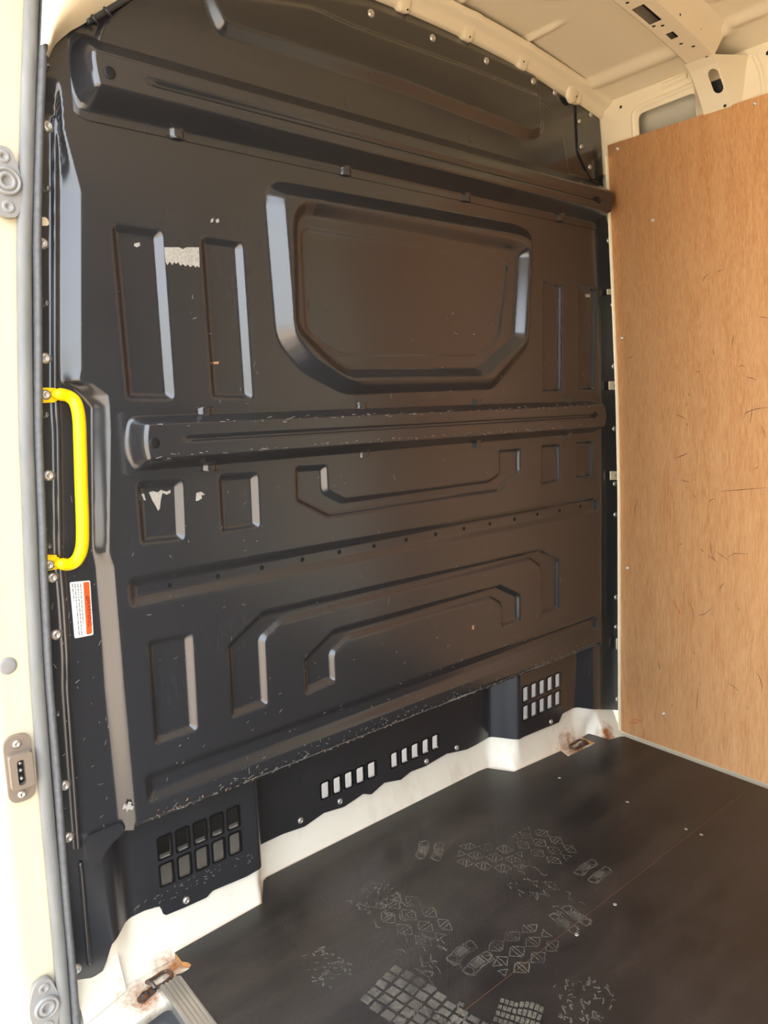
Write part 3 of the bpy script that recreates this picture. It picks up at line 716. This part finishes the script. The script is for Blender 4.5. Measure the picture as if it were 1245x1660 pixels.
def ridge(path, wd, h, name, parent, mapn, mat='cream', closed=False):
    P = [np.array(p) for p in path]; rings = []
    for i, p in enumerate(P):
        d = P[min(i+1, len(P)-1)]-P[max(i-1, 0)]; d = d/max(np.linalg.norm(d), 1e-9); n = np.array([-d[1], d[0]])
        rings.append([mapn(p[0]+n[0]*o*wd, p[1]+n[1]*o*wd, hh*h) for o, hh in ((-1, 0), (-0.55, 0.75), (0, 1), (0.55, 0.75), (1, 0))])
    return loft(name, rings, mat, parent)
mp_in = lambda a_, b_, h: (bx2(b_)+0.0005-h, a_, b_)
c0, c1 = hw_[0][0], hw_[4][0]; zt0 = hw_[1][1]+0.008; zt1 = hw_[3][1]+0.002
ridge(round_poly([(c0+0.016, 1.80), (c0+0.016, zt0+0.014), (c1-0.018, zt1+0.020), (c1-0.018, 1.80)], [0.0, 0.022, 0.025, 0.0], 7), 0.007, 0.005, 'swage', wr, mp_in)
ridge([(0.012, 1.80), (0.012, 1.92)], 0.006, 0.006, 'swage', wr, mp_in)
ridge(catmull([(-0.46, 1.80), (-0.455, 1.88), (-0.44, 1.925)], 6), 0.007, 0.005, 'swage', wr, mp_in)
ridge(catmull([(-0.54, 1.80), (-0.535, 1.86), (-0.555, 1.90), (-0.62, 1.91)], 6), 0.009, 0.006, 'swage', wr, mp_in)
# rolled shoulder between wall and roof skin
rings = []
ys2 = np.concatenate([np.linspace(0.03, -0.7, 40), [-3.3]])
for dz, dx in ((1.940, 0.004), (1.948, 0.000), (1.957, -0.008), (1.962, -0.020), (1.960, -0.036), (1.958, -0.046), (1.965, -0.050)):
    rings.append([(bx2(1.94)+dx+0.003*math.sin(y*26)*(dz > 1.957), y, dz) for y in ys2])
loft('shoulder', rings, 'cream', wr)
for u, v, s_ in [(1005, 173, 0.8), (1127, 127, 1.05), (1244, 85, 1.0)]:
    p = onX(u, v, 1.55); place('bolt_hole', HOLE, (bx2(p[2])-0.0006, p[1], p[2]), (-1, 0, 0), wr, s_)
# cable tray bump on the shoulder
ridge([(-0.20, 1.933), (-0.27, 1.936)], 0.008, 0.006, 'swage', wr, mp_in)

# ------------------------------------------------------------------ ceiling
cx_ = np.linspace(-0.02, 1.57, 300); cy_ = np.concatenate([np.linspace(0.02, -0.62, 170), np.linspace(-0.7, -3.3, 10)])
CX, CY = np.meshgrid(cx_, cy_); CZ = roof(CX)
def bead(d, wd): return sstep(1-np.abs(d)/wd)
for bxc, ye in ((0.38, -0.17), (0.66, -0.17), (0.945, -0.12), (1.185, -0.17)):
    CZ -= 0.008*bead(CX-bxc, 0.016)*sstep((CY-ye)/0.06)
CZ -= 0.012*bead(CX-1.455, 0.035)*sstep((CY+0.45)/0.05)
rad = np.hypot(CX-0.92, CY+0.36); CZ -= 0.006*bead(rad-0.24, 0.014)*(CX > 0.92)*sstep((CX-0.95)/0.05)
CZ -= 0.006*bead(CY+0.215, 0.014)*sstep((1.13-CX)/0.04)
for bxc in (1.44, 1.33, 1.20): CZ -= 0.010*bead(CX-bxc, 0.028)*sstep((-0.42-CY)/0.03)
ceil = grid_mesh('ceiling', np.stack([CX, CY, CZ], -1), 'cream'); tag(ceil, 'cream painted steel roof skin with pressed beads', 'ceiling', kind='structure')
# header rail over the bulkhead, with joggles
hx = np.linspace(0.0, 1.555, 420)
bump = np.zeros_like(hx)
for u, v in [(560, -30), (654, 22), (757, 70), (845, 112), (933, 158)]:
    bump += sstep((0.020-np.abs(hx-onY(u, v, -0.01)[0]))/0.010)
rings = []
for dy, dz, kb in ((0.004, -0.004, 0.6), (-0.012, -0.004, 1.0), (-0.016, 0.002, 1.0), (-0.019, 0.012, 0.2), (-0.030, 0.018, -0.4), (-0.040, 0.022, 0.0), (-0.045, 0.027, 0), (-0.046, 0.036, 0)):
    rings.append([(x, dy-0.002*b, header(x)-0.008+dz-0.008*b*kb if dz < 0.02 else min(header(x)-0.008+dz, roof(x)+0.004)) for x, b in zip(hx, bump)])
hr = loft('header_rail', rings, 'cream', ceil)
loft('header_back', [[(x, 0.022, z) for x in np.linspace(-0.05, 1.60, 20)] for z in (1.80, 2.08)], 'cream', ceil)
loft('header_back', [[(x, 0.022, float(roof(x))+0.012) for x in np.linspace(-0.05, 1.60, 20)], [(x, -0.07, float(roof(x))+0.012) for x in np.linspace(-0.05, 1.60, 20)]], 'cream', ceil)
for u, v in [(659, 17), (760, 61), (847, 101), (933, 157)]:
    p = onY(u, v, -0.026); place('bolt_hole', HOLE, (p[0], p[1]-0.004, p[2]), (0, -0.75, -0.65), hr, 0.45)
ep = lathe_mesh('end_boss', [(0.030, 0), (0.030, 0.004), (0.026, 0.010), (0.016, 0.013), (0.004, 0.0135)], 'cream', 20)
p = onY(930, 150, -0.02); place('end_boss', ep, (p[0], -0.012, p[2]), (0, -1, -0.2), hr, 0.85)
# cross beam: channel with a punched lower flange
BY0, BY1 = -0.322, -0.386
def beam_z(x): return roof(x)-0.045
xb = np.linspace(0.05, 1.46, 40)
gx = np.array(sorted(set(list(np.round(xb, 4))+[1.187, 1.263, 1.318, 1.344]))); gy = np.array([BY0, -0.332, -0.340, -0.358, -0.3615, BY1])
V = [(x, y, float(beam_z(x))) for y in gy for x in gx]; F = []
for r in range(len(gy)-1):
    for c_ in range(len(gx)-1):
        xc, yc = (gx[c_]+gx[c_+1])/2, (gy[r]+gy[r+1])/2
        if (1.187 < xc < 1.263 and -0.3615 < yc < -0.332) or (1.318 < xc < 1.344 and -0.358 < yc < -0.340): continue
        n = len(gx); F.append((r*n+c_, r*n+c_+1, (r+1)*n+c_+1, (r+1)*n+c_))
BM = mesh('cross_beam', V, F, 'cream', ceil)
loft('beam_web', [[(x, BY0+0.001, beam_z(x)) for x in xb], [(x, BY0+0.004, roof(x)+0.002) for x in xb]], 'cream', BM)
loft('beam_web', [[(x, BY1, beam_z(x)) for x in xb], [(x, BY1-0.004, beam_z(x)+0.006) for x in xb], [(x, BY1-0.020, roof(x)-0.012) for x in xb], [(x, BY1-0.028, roof(x)-0.004) for x in xb], [(x, BY1-0.045, roof(x)+0.002) for x in xb]], 'cream', BM)
loft('beam_cavity', [[(x, y, float(roof(x))-0.006) for x in xb] for y in (BY0+0.002, BY1-0.02)], 'dark_plastic_and_shade', BM)  # dark sheet painting the shade inside the hollow beam
for u, v in [(1017, 4), (1060, 42), (1074, 41), (1104, 70), (1124, 74), (1146, 90)]:
    x_ = onZ(u, v, 1.96); zz_ = beam_z(x_[0])
    for _ in range(4): x_ = onZ(u, v, zz_); zz_ = float(beam_z(x_[0]))
    place('bolt_hole', HOLE, (x_[0], x_[1], zz_-0.0006), (0, 0, -1), BM, 0.8)
for u, v in [(1100, 25), (1134, 47), (1165, 60)]:
    p = onY(u, v, BY1-0.006); place('bolt_hole', HOLE, (p[0], BY1-0.010, p[2]), (0, -1, 0), BM, 0.55)
# gusset that carries the beam down onto the wall, with an oval hole
def gm(a_, b_, t):          # a: y, b: 0 at beam end .. 1 on the wall
    x0_, z0_ = 1.452, float(beam_z(1.452)); x1_, z1_ = float(bx2(1.80))-0.010, 1.815
    return (x0_+(x1_-x0_)*min(1, b_*1.0)**0.8+t, a_, z0_+(z1_-z0_)*b_**1.1)
go = [(BY0+0.006, b_) for b_ in np.linspace(0, 1, 8)] + [(BY1+0.022*(1-b_)*0-0.0, b_) for b_ in np.linspace(1, 0, 8)]
ov = []
cyv, cb = -0.368, 0.42
for q in np.linspace(0, 2*math.pi, 24, endpoint=False): ov.append((cyv+0.013*math.cos(q), cb+(0.11 if math.sin(q) > 0 else -0.11)+0.10*math.sin(q)))
GU = plate('gusset', go, gm, 0.002, 'cream', BM, [ov])
loft('gusset_flank', [[gm(BY1, b_, 0) for b_ in np.linspace(0, 1, 8)], [(float(bx2(min(gm(BY1, b_, 0)[2], 1.95)))+0.002, BY1-0.020-0.02*(1-b_), gm(BY1, b_, 0)[2]+0.01*(1-b_)) for b_ in np.linspace(0, 1, 8)]], 'cream', BM)
loft('gusset_flank', [[gm(BY0+0.006, b_, 0) for b_ in np.linspace(0, 1, 8)], [(float(bx2(min(gm(BY0, b_, 0)[2], 1.95)))+0.002, BY0+0.035, gm(BY0, b_, 0)[2]) for b_ in np.linspace(0, 1, 8)]], 'cream', BM)
mesh('gusset_cavity', [(float(bx2(1.90))-0.004, BY0, 1.90), (float(bx2(1.90))-0.004, BY1, 1.90), (float(bx2(1.82))-0.002, BY1, 1.82), (float(bx2(1.82))-0.002, BY0, 1.82)], [(0, 1, 2, 3)], 'dark_plastic_and_shade', BM)  # dark sheet behind the oval hole, shade put into its colour
p = gm(-0.372, 0.86, -0.001); place('bolt_hole', HOLE, p, (-1, 0, -0.3), BM, 0.8)

# ------------------------------------------------------------------ plywood lining
pw = empty('plywood_panel', (1.67, -0.6, 0.0)); tag(pw, 'tall orange-brown plywood lining sheet screwed to the side wall', 'plywood panel')
zp = np.concatenate([[0.001], np.linspace(0.1, 1.7, 24), [1.829]])
yA, yB = -0.030, -1.25
fr = [[(float(xw(z)), y, z) for y in (yA, yB)] for z in zp]
bk = [[(float(xw(z))+0.012, y, z) for y in (yB, yA)] for z in zp]
loft('sheet', [a_+b_ for a_, b_ in zip(fr, bk)], 'ply', pw, closed=True)
top = fr[-1]+bk[-1]; mesh('sheet_top_edge', top, [(0, 1, 2, 3)], 'ply_edge', pw)
def on_ply(u, v):
    x = 1.62
    for _ in range(12): p = onX(u, v, x); x = float(xw(p[2]))
    return onX(u, v, x)
for u, v in [(1224, 168), (1001, 241), (1058, 357), (1008, 548), (1017, 921), (1076, 1157)]:
    p = on_ply(u, v); place('screw', SMALL, (p[0]+0.0004, p[1], p[2]), (-1, 0, 0.05), pw, 0.95, u)
def ply_marks(name, strokes, mat, wd=0.0006):
    V = []; F = []
    for st in strokes:
        P = [on_ply(u, v) for u, v in st]
        for i, p in enumerate(P):
            d = P[min(i+1, len(P)-1)]-P[max(i-1, 0)]; d = d/np.linalg.norm(d); n = np.array([0, -d[2], d[1]])
            ww = wd*(1.0 if 0 < i < len(P)-1 else 0.35)
            V += [p+n*ww+np.array([-0.0006, 0, 0]), p-n*ww+np.array([-0.0006, 0, 0])]
        b_ = len(V)-2*len(P)
        for i in range(len(P)-1): F.append((b_+2*i, b_+2*i+1, b_+2*i+3, b_+2*i+2))
    o = mesh(name, V, F, mat, pw); tag(o, kind='stuff')
def crop(k, ox, oy, L): return [[(ox+a_*k, oy+b_*k) for a_, b_ in s_] for s_ in L]
S1 = crop(0.3414, 820, 330, [[(935, 370), (945, 350), (960, 335)], [(1000, 328), (1015, 320), (1030, 316)], [(1203, 538), (1225, 540), (1245, 545)], [(1072, 672), (1078, 645), (1083, 622)], [(983, 690), (986, 705), (988, 722)], [(1105, 775), (1122, 768), (1138, 778)], [(1142, 825), (1165, 828), (1190, 838)], [(866, 898), (870, 908), (868, 916)], [(858, 940), (862, 955), (850, 962)], [(805, 1000), (830, 1010), (860, 1025)], [(857, 1040), (862, 1050), (864, 1056)], [(1132, 1015), (1140, 992), (1190, 975), (1245, 968)], [(1170, 960), (1168, 1000), (1158, 1045)], [(1215, 1055), (1225, 1080), (1232, 1110)], [(806, 1210), (835, 1198), (862, 1186)], [(905, 797), (914, 798), (922, 796)], [(580, 733), (590, 730), (606, 728)]])
S2 = crop(0.3735, 780, 700, [[(845, 115), (870, 105), (895, 95)], [(1185, 158), (1195, 160), (1203, 148)], [(865, 208), (885, 214), (905, 218)], [(670, 370), (668, 330), (680, 292)], [(918, 270), (926, 280), (930, 290)], [(990, 305), (1000, 295), (1015, 290)], [(1040, 258), (1120, 252), (1240, 242)], [(995, 480), (998, 510), (1000, 530)], [(1020, 518), (1045, 538), (1075, 558)], [(1070, 545), (1100, 528), (1160, 530)], [(985, 540), (1005, 550), (1030, 572)], [(990, 535), (1010, 545), (1020, 562)], [(1035, 688), (1042, 670), (1060, 652)], [(940, 797), (970, 792), (997, 768)], [(1112, 760), (1118, 770), (1123, 778)], [(922, 950), (926, 960), (929, 968)], [(770, 1000), (774, 1018), (778, 1032)], [(1195, 1040), (1210, 1070), (1220, 1100), (1218, 1125)], [(1072, 1090), (1095, 1105), (1118, 1125)], [(945, 1088), (950, 1092), (955, 1098)], [(1150, 1190), (1156, 1205), (1163, 1195)], [(905, 740), (918, 775), (924, 808)], [(830, 1180), (828, 1188), (826, 1195)], [(860, 490), (866, 487), (874, 486)], [(942, 1110), (938, 1160), (936, 1210)], [(952, 508), (960, 515), (966, 522)]])
ply_marks('pen_marks', S1+S2, 'ink', 0.0007)
ply_marks('crayon_marks', crop(0.3735, 780, 700, [[(833, 732), (845, 755), (858, 775), (862, 792)], [(855, 770), (860, 780), (863, 790)]]) + [[(1022, 1168), (1030, 1166), (1042, 1170)], [(1020, 1171), (1030, 1172), (1040, 1168)]], 'red', 0.0009)

# ------------------------------------------------------------------ door pillar, seal, gusset (left)
zc = np.linspace(-0.30, 1.93, 70)
sec = [(0.02, 0.055), (-0.006, 0.05), (-0.010, -0.010), (-0.020, -0.024), (-0.030, -0.028), (-0.072, -0.030), (-0.078, -0.033), (-0.095, -0.033), (-0.101, -0.029), (-0.103, -0.020), (-0.103, 0.06)]
pil = loft('trim_1', [[(float(xs(z))+ox, oy+PO, z) for ox, oy in sec] for z in zc], 'cream'); tag(pil, 'cream painted door pillar beside the rubber seal', 'pillar', kind='structure')
auto_smooth(pil, 30)
# seal: fat outer bulb and thin inner lip
sl_e = empty('door_seal', (-0.06, -0.04, 0)); tag(sl_e, 'grey rubber door seal running up the door pillar edge', 'door seal')
zs3 = np.linspace(-0.12, 1.92, 110)
def arc(cx2, cy2, rx2, ry2, a0, a1, n): return [(cx2+rx2*math.cos(t), cy2+ry2*math.sin(t)) for t in np.linspace(math.radians(a0), math.radians(a1), n)]
bulb = arc(-0.0235, -0.038, 0.0115, 0.0095, -200, 60, 18)
lipp = arc(-0.0045, -0.036, 0.0075, 0.0125, -215, 70, 14)
loft('bulb', [[(float(xs(z))+a_+0.0007*math.sin(z*9), b_+PO, z) for a_, b_ in bulb] for z in zs3], 'rubber', sl_e)
loft('lip', [[(float(xs(z))+a_+0.0006*math.sin(z*15+1), b_+PO, z) for a_, b_ in lipp] for z in zs3], 'rubber_d', sl_e)
# cream upper corner of the door frame sweeping into the roof
arcp = [(72, 96), (80, 92), (84, 82), (90, 72), (100, 62), (115, 50), (130, 42), (150, 30), (175, 14), (205, -4), (260, -40)]
ins = [np.array(onY(u, v, -0.012)) for u, v in arcp]
rings = []
for p in ins:
    z = p[2]; xo = float(xs(min(z, 1.9)))-0.01
    rings.append([tuple(p + (np.array([xo-0.0, -0.03, max(z, p[2])])-p)*t + np.array([0, -0.03*math.sin(t*math.pi), 0.012*t])) for t in np.linspace(0, 1, 7)])
cg = loft('trim_2', rings, 'cream'); tag(cg, 'cream upper corner of the door frame curving into the roof', 'trim', kind='structure')
# black cable run clipped beside it
wc = empty('wiring_conduit', tuple(onY(165, 22, -0.02))); tag(wc, 'black ribbed wiring conduit clipped at the top of the bulkhead', 'cable')
tube('conduit', catmull([onY(u, v, -0.012) for u, v in ((140, 35), (158, 26), (178, 14), (200, 1), (230, -18))], 6), 0.0055, 'dark_plastic_and_shade', wc, 10)
for u, v in ((152, 29), (173, 17)):
    tube('clip', [onY(u+7, v+9, -0.016), onY(u, v, -0.021), onY(u-5, v-5, -0.016)], 0.0028, 'dark_plastic_and_shade', wc, 8)
# bump stops and contact plate on the pillar face
def stop(px, label):
    p = onY(px[0], px[1], PO-0.033); t = empty('door_bump_stop', tuple(p)); tag(t, label, 'bump stop', 'door bump stops on the pillar')
    q = [(p[0]+a_, p[2]+b_) for a_, b_ in round_poly([(-0.016, 0.052), (0.010, 0.054), (0.022, 0.014), (0.022, -0.016), (0.012, -0.054), (-0.014, -0.054), (-0.028, -0.014), (-0.028, 0.016)], [0.014, 0.014, 0.02, 0.02, 0.014, 0.014, 0.02, 0.02], 6)]
    o = plate('body', q, lambda a_, b_, tt: (a_, PO-0.044+tt, b_), 0.012, 'grey_plastic', t)
    bv = o.modifiers.new('bevel', 'BEVEL'); bv.width = 0.003; bv.segments = 2; bv.limit_method = 'ANGLE'
    s_ = lathe_mesh('socket', [(0.0215, 0), (0.021, 0.005), (0.019, 0.0065), (0.0165, 0.006), (0.0160, 0.0035), (0.0140, 0.004), (0.0135, 0.006), (0.0080, 0.006), (0.0072, 0.0005), (0.004, 0.0002)], 'grey_plastic', 24)
    place('socket', s_, (p[0], PO-0.044, p[2]), (0, -1, 0), t)
    sm = lathe_mesh('screw', [(0.0098, 0), (0.0092, 0.0014), (0.0078, 0.002), (0.0040, 0.002), (0.0034, 0.0002)], 'grey_plastic', 18)
    for dz in (0.037, -0.038): place('screw', sm, (p[0]-0.001, PO-0.044, p[2]+dz), (0, -1, 0), t)
stop((8, 297), 'grey plastic door bump stop on the upper door pillar')
stop((73, 1626), 'grey plastic door bump stop at the foot of the door pillar')
p = onY(31, 1244, PO-0.033); cpt = empty('door_contact_plate', tuple(p)); tag(cpt, 'bronze grey door contact plate with spring contacts on the pillar', 'contact plate')
q = [(p[0]+a_, p[2]+b_) for a_, b_ in round_poly([(-0.022, 0.060), (0.022, 0.060), (0.022, -0.060), (-0.022, -0.060)], 0.021, 7)]
o = plate('base', q, lambda a_, b_, tt: (a_, PO-0.039+tt, b_), 0.007, 'bronze_plastic', cpt); bv = o.modifiers.new('bevel', 'BEVEL'); bv.width = 0.0015; bv.segments = 2; bv.limit_method = 'ANGLE'
blk = [(p[0]-0.018, p[2]+0.030), (p[0]+0.018, p[2]+0.030), (p[0]+0.018, p[2]-0.030), (p[0]-0.018, p[2]-0.030)]
slot = round_poly([(p[0]-0.007, p[2]+0.021), (p[0]+0.005, p[2]+0.021), (p[0]+0.005, p[2]-0.024), (p[0]-0.007, p[2]-0.024)], 0.005, 5)
o = plate('housing', round_poly(blk, 0.003, 3), lambda a_, b_, tt: (a_, PO-0.054+tt, b_), 0.016, 'bronze_plastic', cpt, [slot])
mesh('slot_back', [(a_, PO-0.0395, b_) for a_, b_ in slot], [tuple(range(len(slot)))], 'hole', cpt)
for dz in (0.013, 0.0, -0.015): place('contact', lathe_mesh('contact', [(0.0035, 0), (0.0035, 0.006), (0.002, 0.008)], 'steel', 10), (p[0]-0.001, PO-0.040, p[2]+dz), (0, -1, 0), cpt)
for dz in (0.045, -0.046): place('screw', SMALL, (p[0]-0.001, PO-0.039, p[2]+dz), (0, -1, 0), cpt, 1.3)
p = onY(13, 1080, PO-0.033); pg = place('pillar_plug', lathe_mesh('pillar_plug', [(0.0145, 0), (0.0135, 0.0015), (0.010, 0.0022), (0.003, 0.0024)], 'grey_plastic', 24), (p[0], PO-0.0315, p[2]), (0, -1, 0)); tag(pg, 'small round grey plug in the cream door pillar', 'plug')
# door pillar foot
V = [(float(xs(0.0))+0.002, 0.03, 0.095), (float(xs(0.0))+0.045, 0.026, 0.10), (float(xs(0.0))+0.048, -0.06, -0.08), (float(xs(0))+0.002, -0.07, -0.10)]
ft = loft('trim_3', [[(float(xs(0.1))+ox, 0.035-0.075*t**1.5+oy, 0.105-0.34*t) for ox, oy in ((-0.01, 0.01), (0.004, 0.0), (0.036, -0.002), (0.046, 0.004), (0.052, 0.03))] for t in np.linspace(0, 1, 8)], 'cream'); tag(ft, 'cream foot of the door pillar meeting the sill', 'trim', kind='structure')

# ------------------------------------------------------------------ yellow grab handle
gh = empty('grab_handle', tuple(onY(75, 780, 0.016))); tag(gh, 'bright yellow tubular grab handle bolted beside the doorway', 'grab handle')
for pts, name in (([(60, 628), (92, 629), (94, 650), (60, 653)], 'mounting_tab'), ([(64, 903), (97, 903), (97, 922), (64, 928)], 'mounting_tab')):
    plate(name, round_poly(XZ(pts, 0.006), 0.004), lambda a_, b_, t: (a_, 0.006+t, b_), 0.006, 'yellow', gh)
for pts in ([(60, 649), (88, 648), (90, 652), (60, 654)], [(64, 900), (92, 900), (92, 904), (64, 905)]):
    plate('spacer', XZ(pts, 0.008), lambda a_, b_, t: (a_, 0.008+t, b_), 0.009, 'yellow', gh)
path = [onY(86, 639, 0.002), onY(95, 639, -0.005), onY(110, 642, -0.000), onY(122, 652, -0.026), onY(128, 676, -0.032), onY(130, 720, -0.034), onY(132, 790, -0.034), onY(134, 850, -0.034), onY(133, 886, -0.032), onY(125, 907, -0.026), onY(112, 915, -0.000), onY(99, 914, -0.006), onY(91, 914, 0.002)]
cm = catmull(path, 6)
rad_ = np.full(len(cm), 0.0108); rad_[:8] = np.linspace(0.006, 0.0108, 8); rad_[-8:] = np.linspace(0.0108, 0.006, 8)
tube('tube', cm, rad_, 'yellow', gh, 16)
for u, v in ((74, 640), (80, 916)):
    place('bolt', RIVET, onY(u, v, 0.0055), (0, -1, 0), gh, 0.9)

# ------------------------------------------------------------------ warning label
wlb = empty('warning_label', tuple(onY(132, 988, 0.0175))); tag(wlb, 'white and orange warning sticker below the yellow handle', 'sticker')
q = XZ([(113, 944), (146, 941), (151.5, 1029), (121, 1035)], 0.0167)
plate('paper', round_poly(q, 0.003, 4), lambda a_, b_, t: (a_, 0.0167+t, b_), 0.0006, 'white', wlb)
q = XZ([(135.0, 944), (144.5, 943), (149.5, 1026.5), (140.5, 1029)], 0.0164)
plate('orange_band', round_poly(q, 0.0015, 3), lambda a_, b_, t: (a_, 0.0163+t, b_), 0.0003, 'orange', wlb)
def text_mesh(body, size):
    cu = bpy.data.curves.new('t', 'FONT'); cu.body = body; cu.size = size; cu.align_x = 'CENTER'; cu.align_y = 'CENTER'
    to = bpy.data.objects.new('t', cu); COL.objects.link(to); bpy.context.view_layer.update()
    me = bpy.data.meshes.new_from_object(to.evaluated_get(bpy.context.evaluated_depsgraph_get())); bpy.data.objects.remove(to); return me
c_ = onY(144.3, 993, 0.0161); d_ = onY(146.0, 1012, 0.0161)-onY(142.5, 955, 0.0161); ang = math.atan2(d_[2], d_[0])
def stick(me, name, c_, mat):
    me.materials.clear(); me.materials.append(M[mat]); o = link(name, me, wlb)
    R_ = Matrix(((math.cos(ang), -math.sin(ang), 0, 0), (0, 0, -1, 0), (math.sin(ang), math.cos(ang), 0, 0), (0, 0, 0, 1)))
    o.matrix_local = Matrix.Translation(Vector((c_[0], 0.0160, c_[2]))-wlb.location) @ R_
stick(text_mesh('WARNING', 0.0105), 'lettering', c_, 'ink')
tr_me = bpy.data.meshes.new('triangle'); s3 = 0.0045
tv = [(s3*math.sin(t), s3*math.cos(t), 0) for t in (0, 2.094, 4.189)]; tv2 = [(x*0.62, y*0.62, 0) for x, y, z in tv]
tr_me.from_pydata(tv+tv2+[(-0.0004, 0.0018, 0), (0.0004, 0.0018, 0), (0.0004, -0.001, 0), (-0.0004, -0.001, 0)], [], [(0, 1, 4, 3), (1, 2, 5, 4), (2, 0, 3, 5), (6, 7, 8, 9)]); tr_me.update()
stick(tr_me, 'warning_triangle', onY(141.3, 969, 0.0161), 'ink')
V = []; F = []
for (ua, va, ub, vb) in ((130.5, 946, 134.8, 1012), (126.0, 946, 132.6, 1030), (121.6, 946, 128.5, 1031), (117.0, 946, 120.5, 977)):
    a_, b_ = onY(ua, va, 0.0164), onY(ub, vb, 0.0164); L = np.linalg.norm(b_-a_); d = (b_-a_)/L; n = np.array([d[2], 0, -d[0]])*0.0008; t = 0
    while t < L:
        e = min(L, t+random.uniform(0.002, 0.009)); k = len(V)
        for q_, sg in ((t, 1), (e, 1), (e, -1), (t, -1)): V.append(a_+d*q_+n*sg+np.array([0, -0.0001, 0]))
        F.append((k, k+1, k+2, k+3)); t = e+0.0015
mesh('small_print', V, F, 'grey_ink', wlb)

# ------------------------------------------------------------------ rest of the van shell (behind the viewpoint) and cab door
lw_ = empty('wall_left'); tag(lw_, 'cream body side behind the side doorway', 'wall', kind='structure')
zl = np.linspace(-0.3, 1.93, 20)
loft('side_panel', [[(1.64-float(xw(max(z, 0)))-0.03, y, z) for y in (-1.60, -3.3)] for z in zl], 'cream', lw_)
loft('cant_rail', [[(0.075, y, 1.86) for y in (0.0, -3.3)], [(0.01, y, 1.90) for y in (0.0, -3.3)], [(-0.03, y, 1.96) for y in (0.0, -3.3)]], 'cream', lw_)
rb = loft('trim_6', [[(x, 0.03, float(roof(x))+0.03) for x in np.linspace(-0.1, 1.72, 20)], [(x, -3.3, float(roof(x))+0.03) for x in np.linspace(-0.1, 1.72, 20)]], 'white_paint'); tag(rb, 'white outer roof skin of the van', 'roof', kind='structure')
V, F = box_verts(1.74, 1.76, -3.3, 1.4, -0.4, 2.0); ob = mesh('trim_7', V, F, 'white_paint'); tag(ob, 'white outer body side of the van', 'body side', kind='structure')
cdr = empty('cab_door', (-0.35, 0.55, 0.0)); tag(cdr, 'white cab door standing open ahead of the door pillar', 'door')
pp = round_poly(XZ([(-260, 300), (-40, 300), (12, 1400), (17, 1545), (2, 1565), (-260, 1700)], 0.5), 0.03, 6)
plate('door_skin', pp, lambda a_, b_, t: (a_, 0.5+t, b_), 0.06, 'white_paint', cdr)
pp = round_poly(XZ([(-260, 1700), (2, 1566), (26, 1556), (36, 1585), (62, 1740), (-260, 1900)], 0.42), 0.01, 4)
plate('moulding_ground_shade', pp, lambda a_, b_, t: (a_, 0.42+t, b_), 0.06, 'dark_plastic_and_shade', cdr)  # dark moulding, extended downwards to stand in for shaded ground
plate('gap_strip', XZ([(-6, 1190), (-2, 1190), (22, 1430), (27, 1560), (20, 1560), (15, 1440)], 0.45), lambda a_, b_, t: (a_, 0.45+t, b_), 0.03, 'hole', cdr)  # added dark strip painting the shaded gap between pillar and door

V, F = box_verts(-0.02, 0.62, 0.46, 1.0, -0.06, 0.45); o = mesh('trim_9', V, F, 'dark_plastic_and_shade'); tag(o, 'dark cab seat base seen through the bulkhead vent slots', 'seat base', kind='structure')
V, F = box_verts(1.66, 1.70, 0.18, 1.5, -0.12, 0.9); o = mesh('trim_10', V, F, 'cab_grey'); tag(o, 'grey cab side lining seen through the bulkhead vent slots', 'lining', kind='structure')
V, F = box_verts(-0.165, -0.150, 0.07, 2.4, -0.45, 0.95); o = mesh('trim_11', V, F, 'white_paint'); tag(o, 'white cab side below the window line', 'body side', kind='structure')
V, F = box_verts(-0.10, 1.72, -3.34, -3.30, -0.2, 2.05); o = mesh('wall_rear', V, F, 'grey_plastic'); tag(o, 'closed grey lined rear doors of the van', 'wall', kind='structure')
# cab roof and cab side beyond the bulkhead: keep the sun off the vent slots
V, F = box_verts(-0.12, 1.74, 0.06, 2.6, 1.93, 1.96); o = mesh('trim_8', V, F, 'white_paint'); tag(o, 'white cab roof beyond the bulkhead', 'roof', kind='structure')
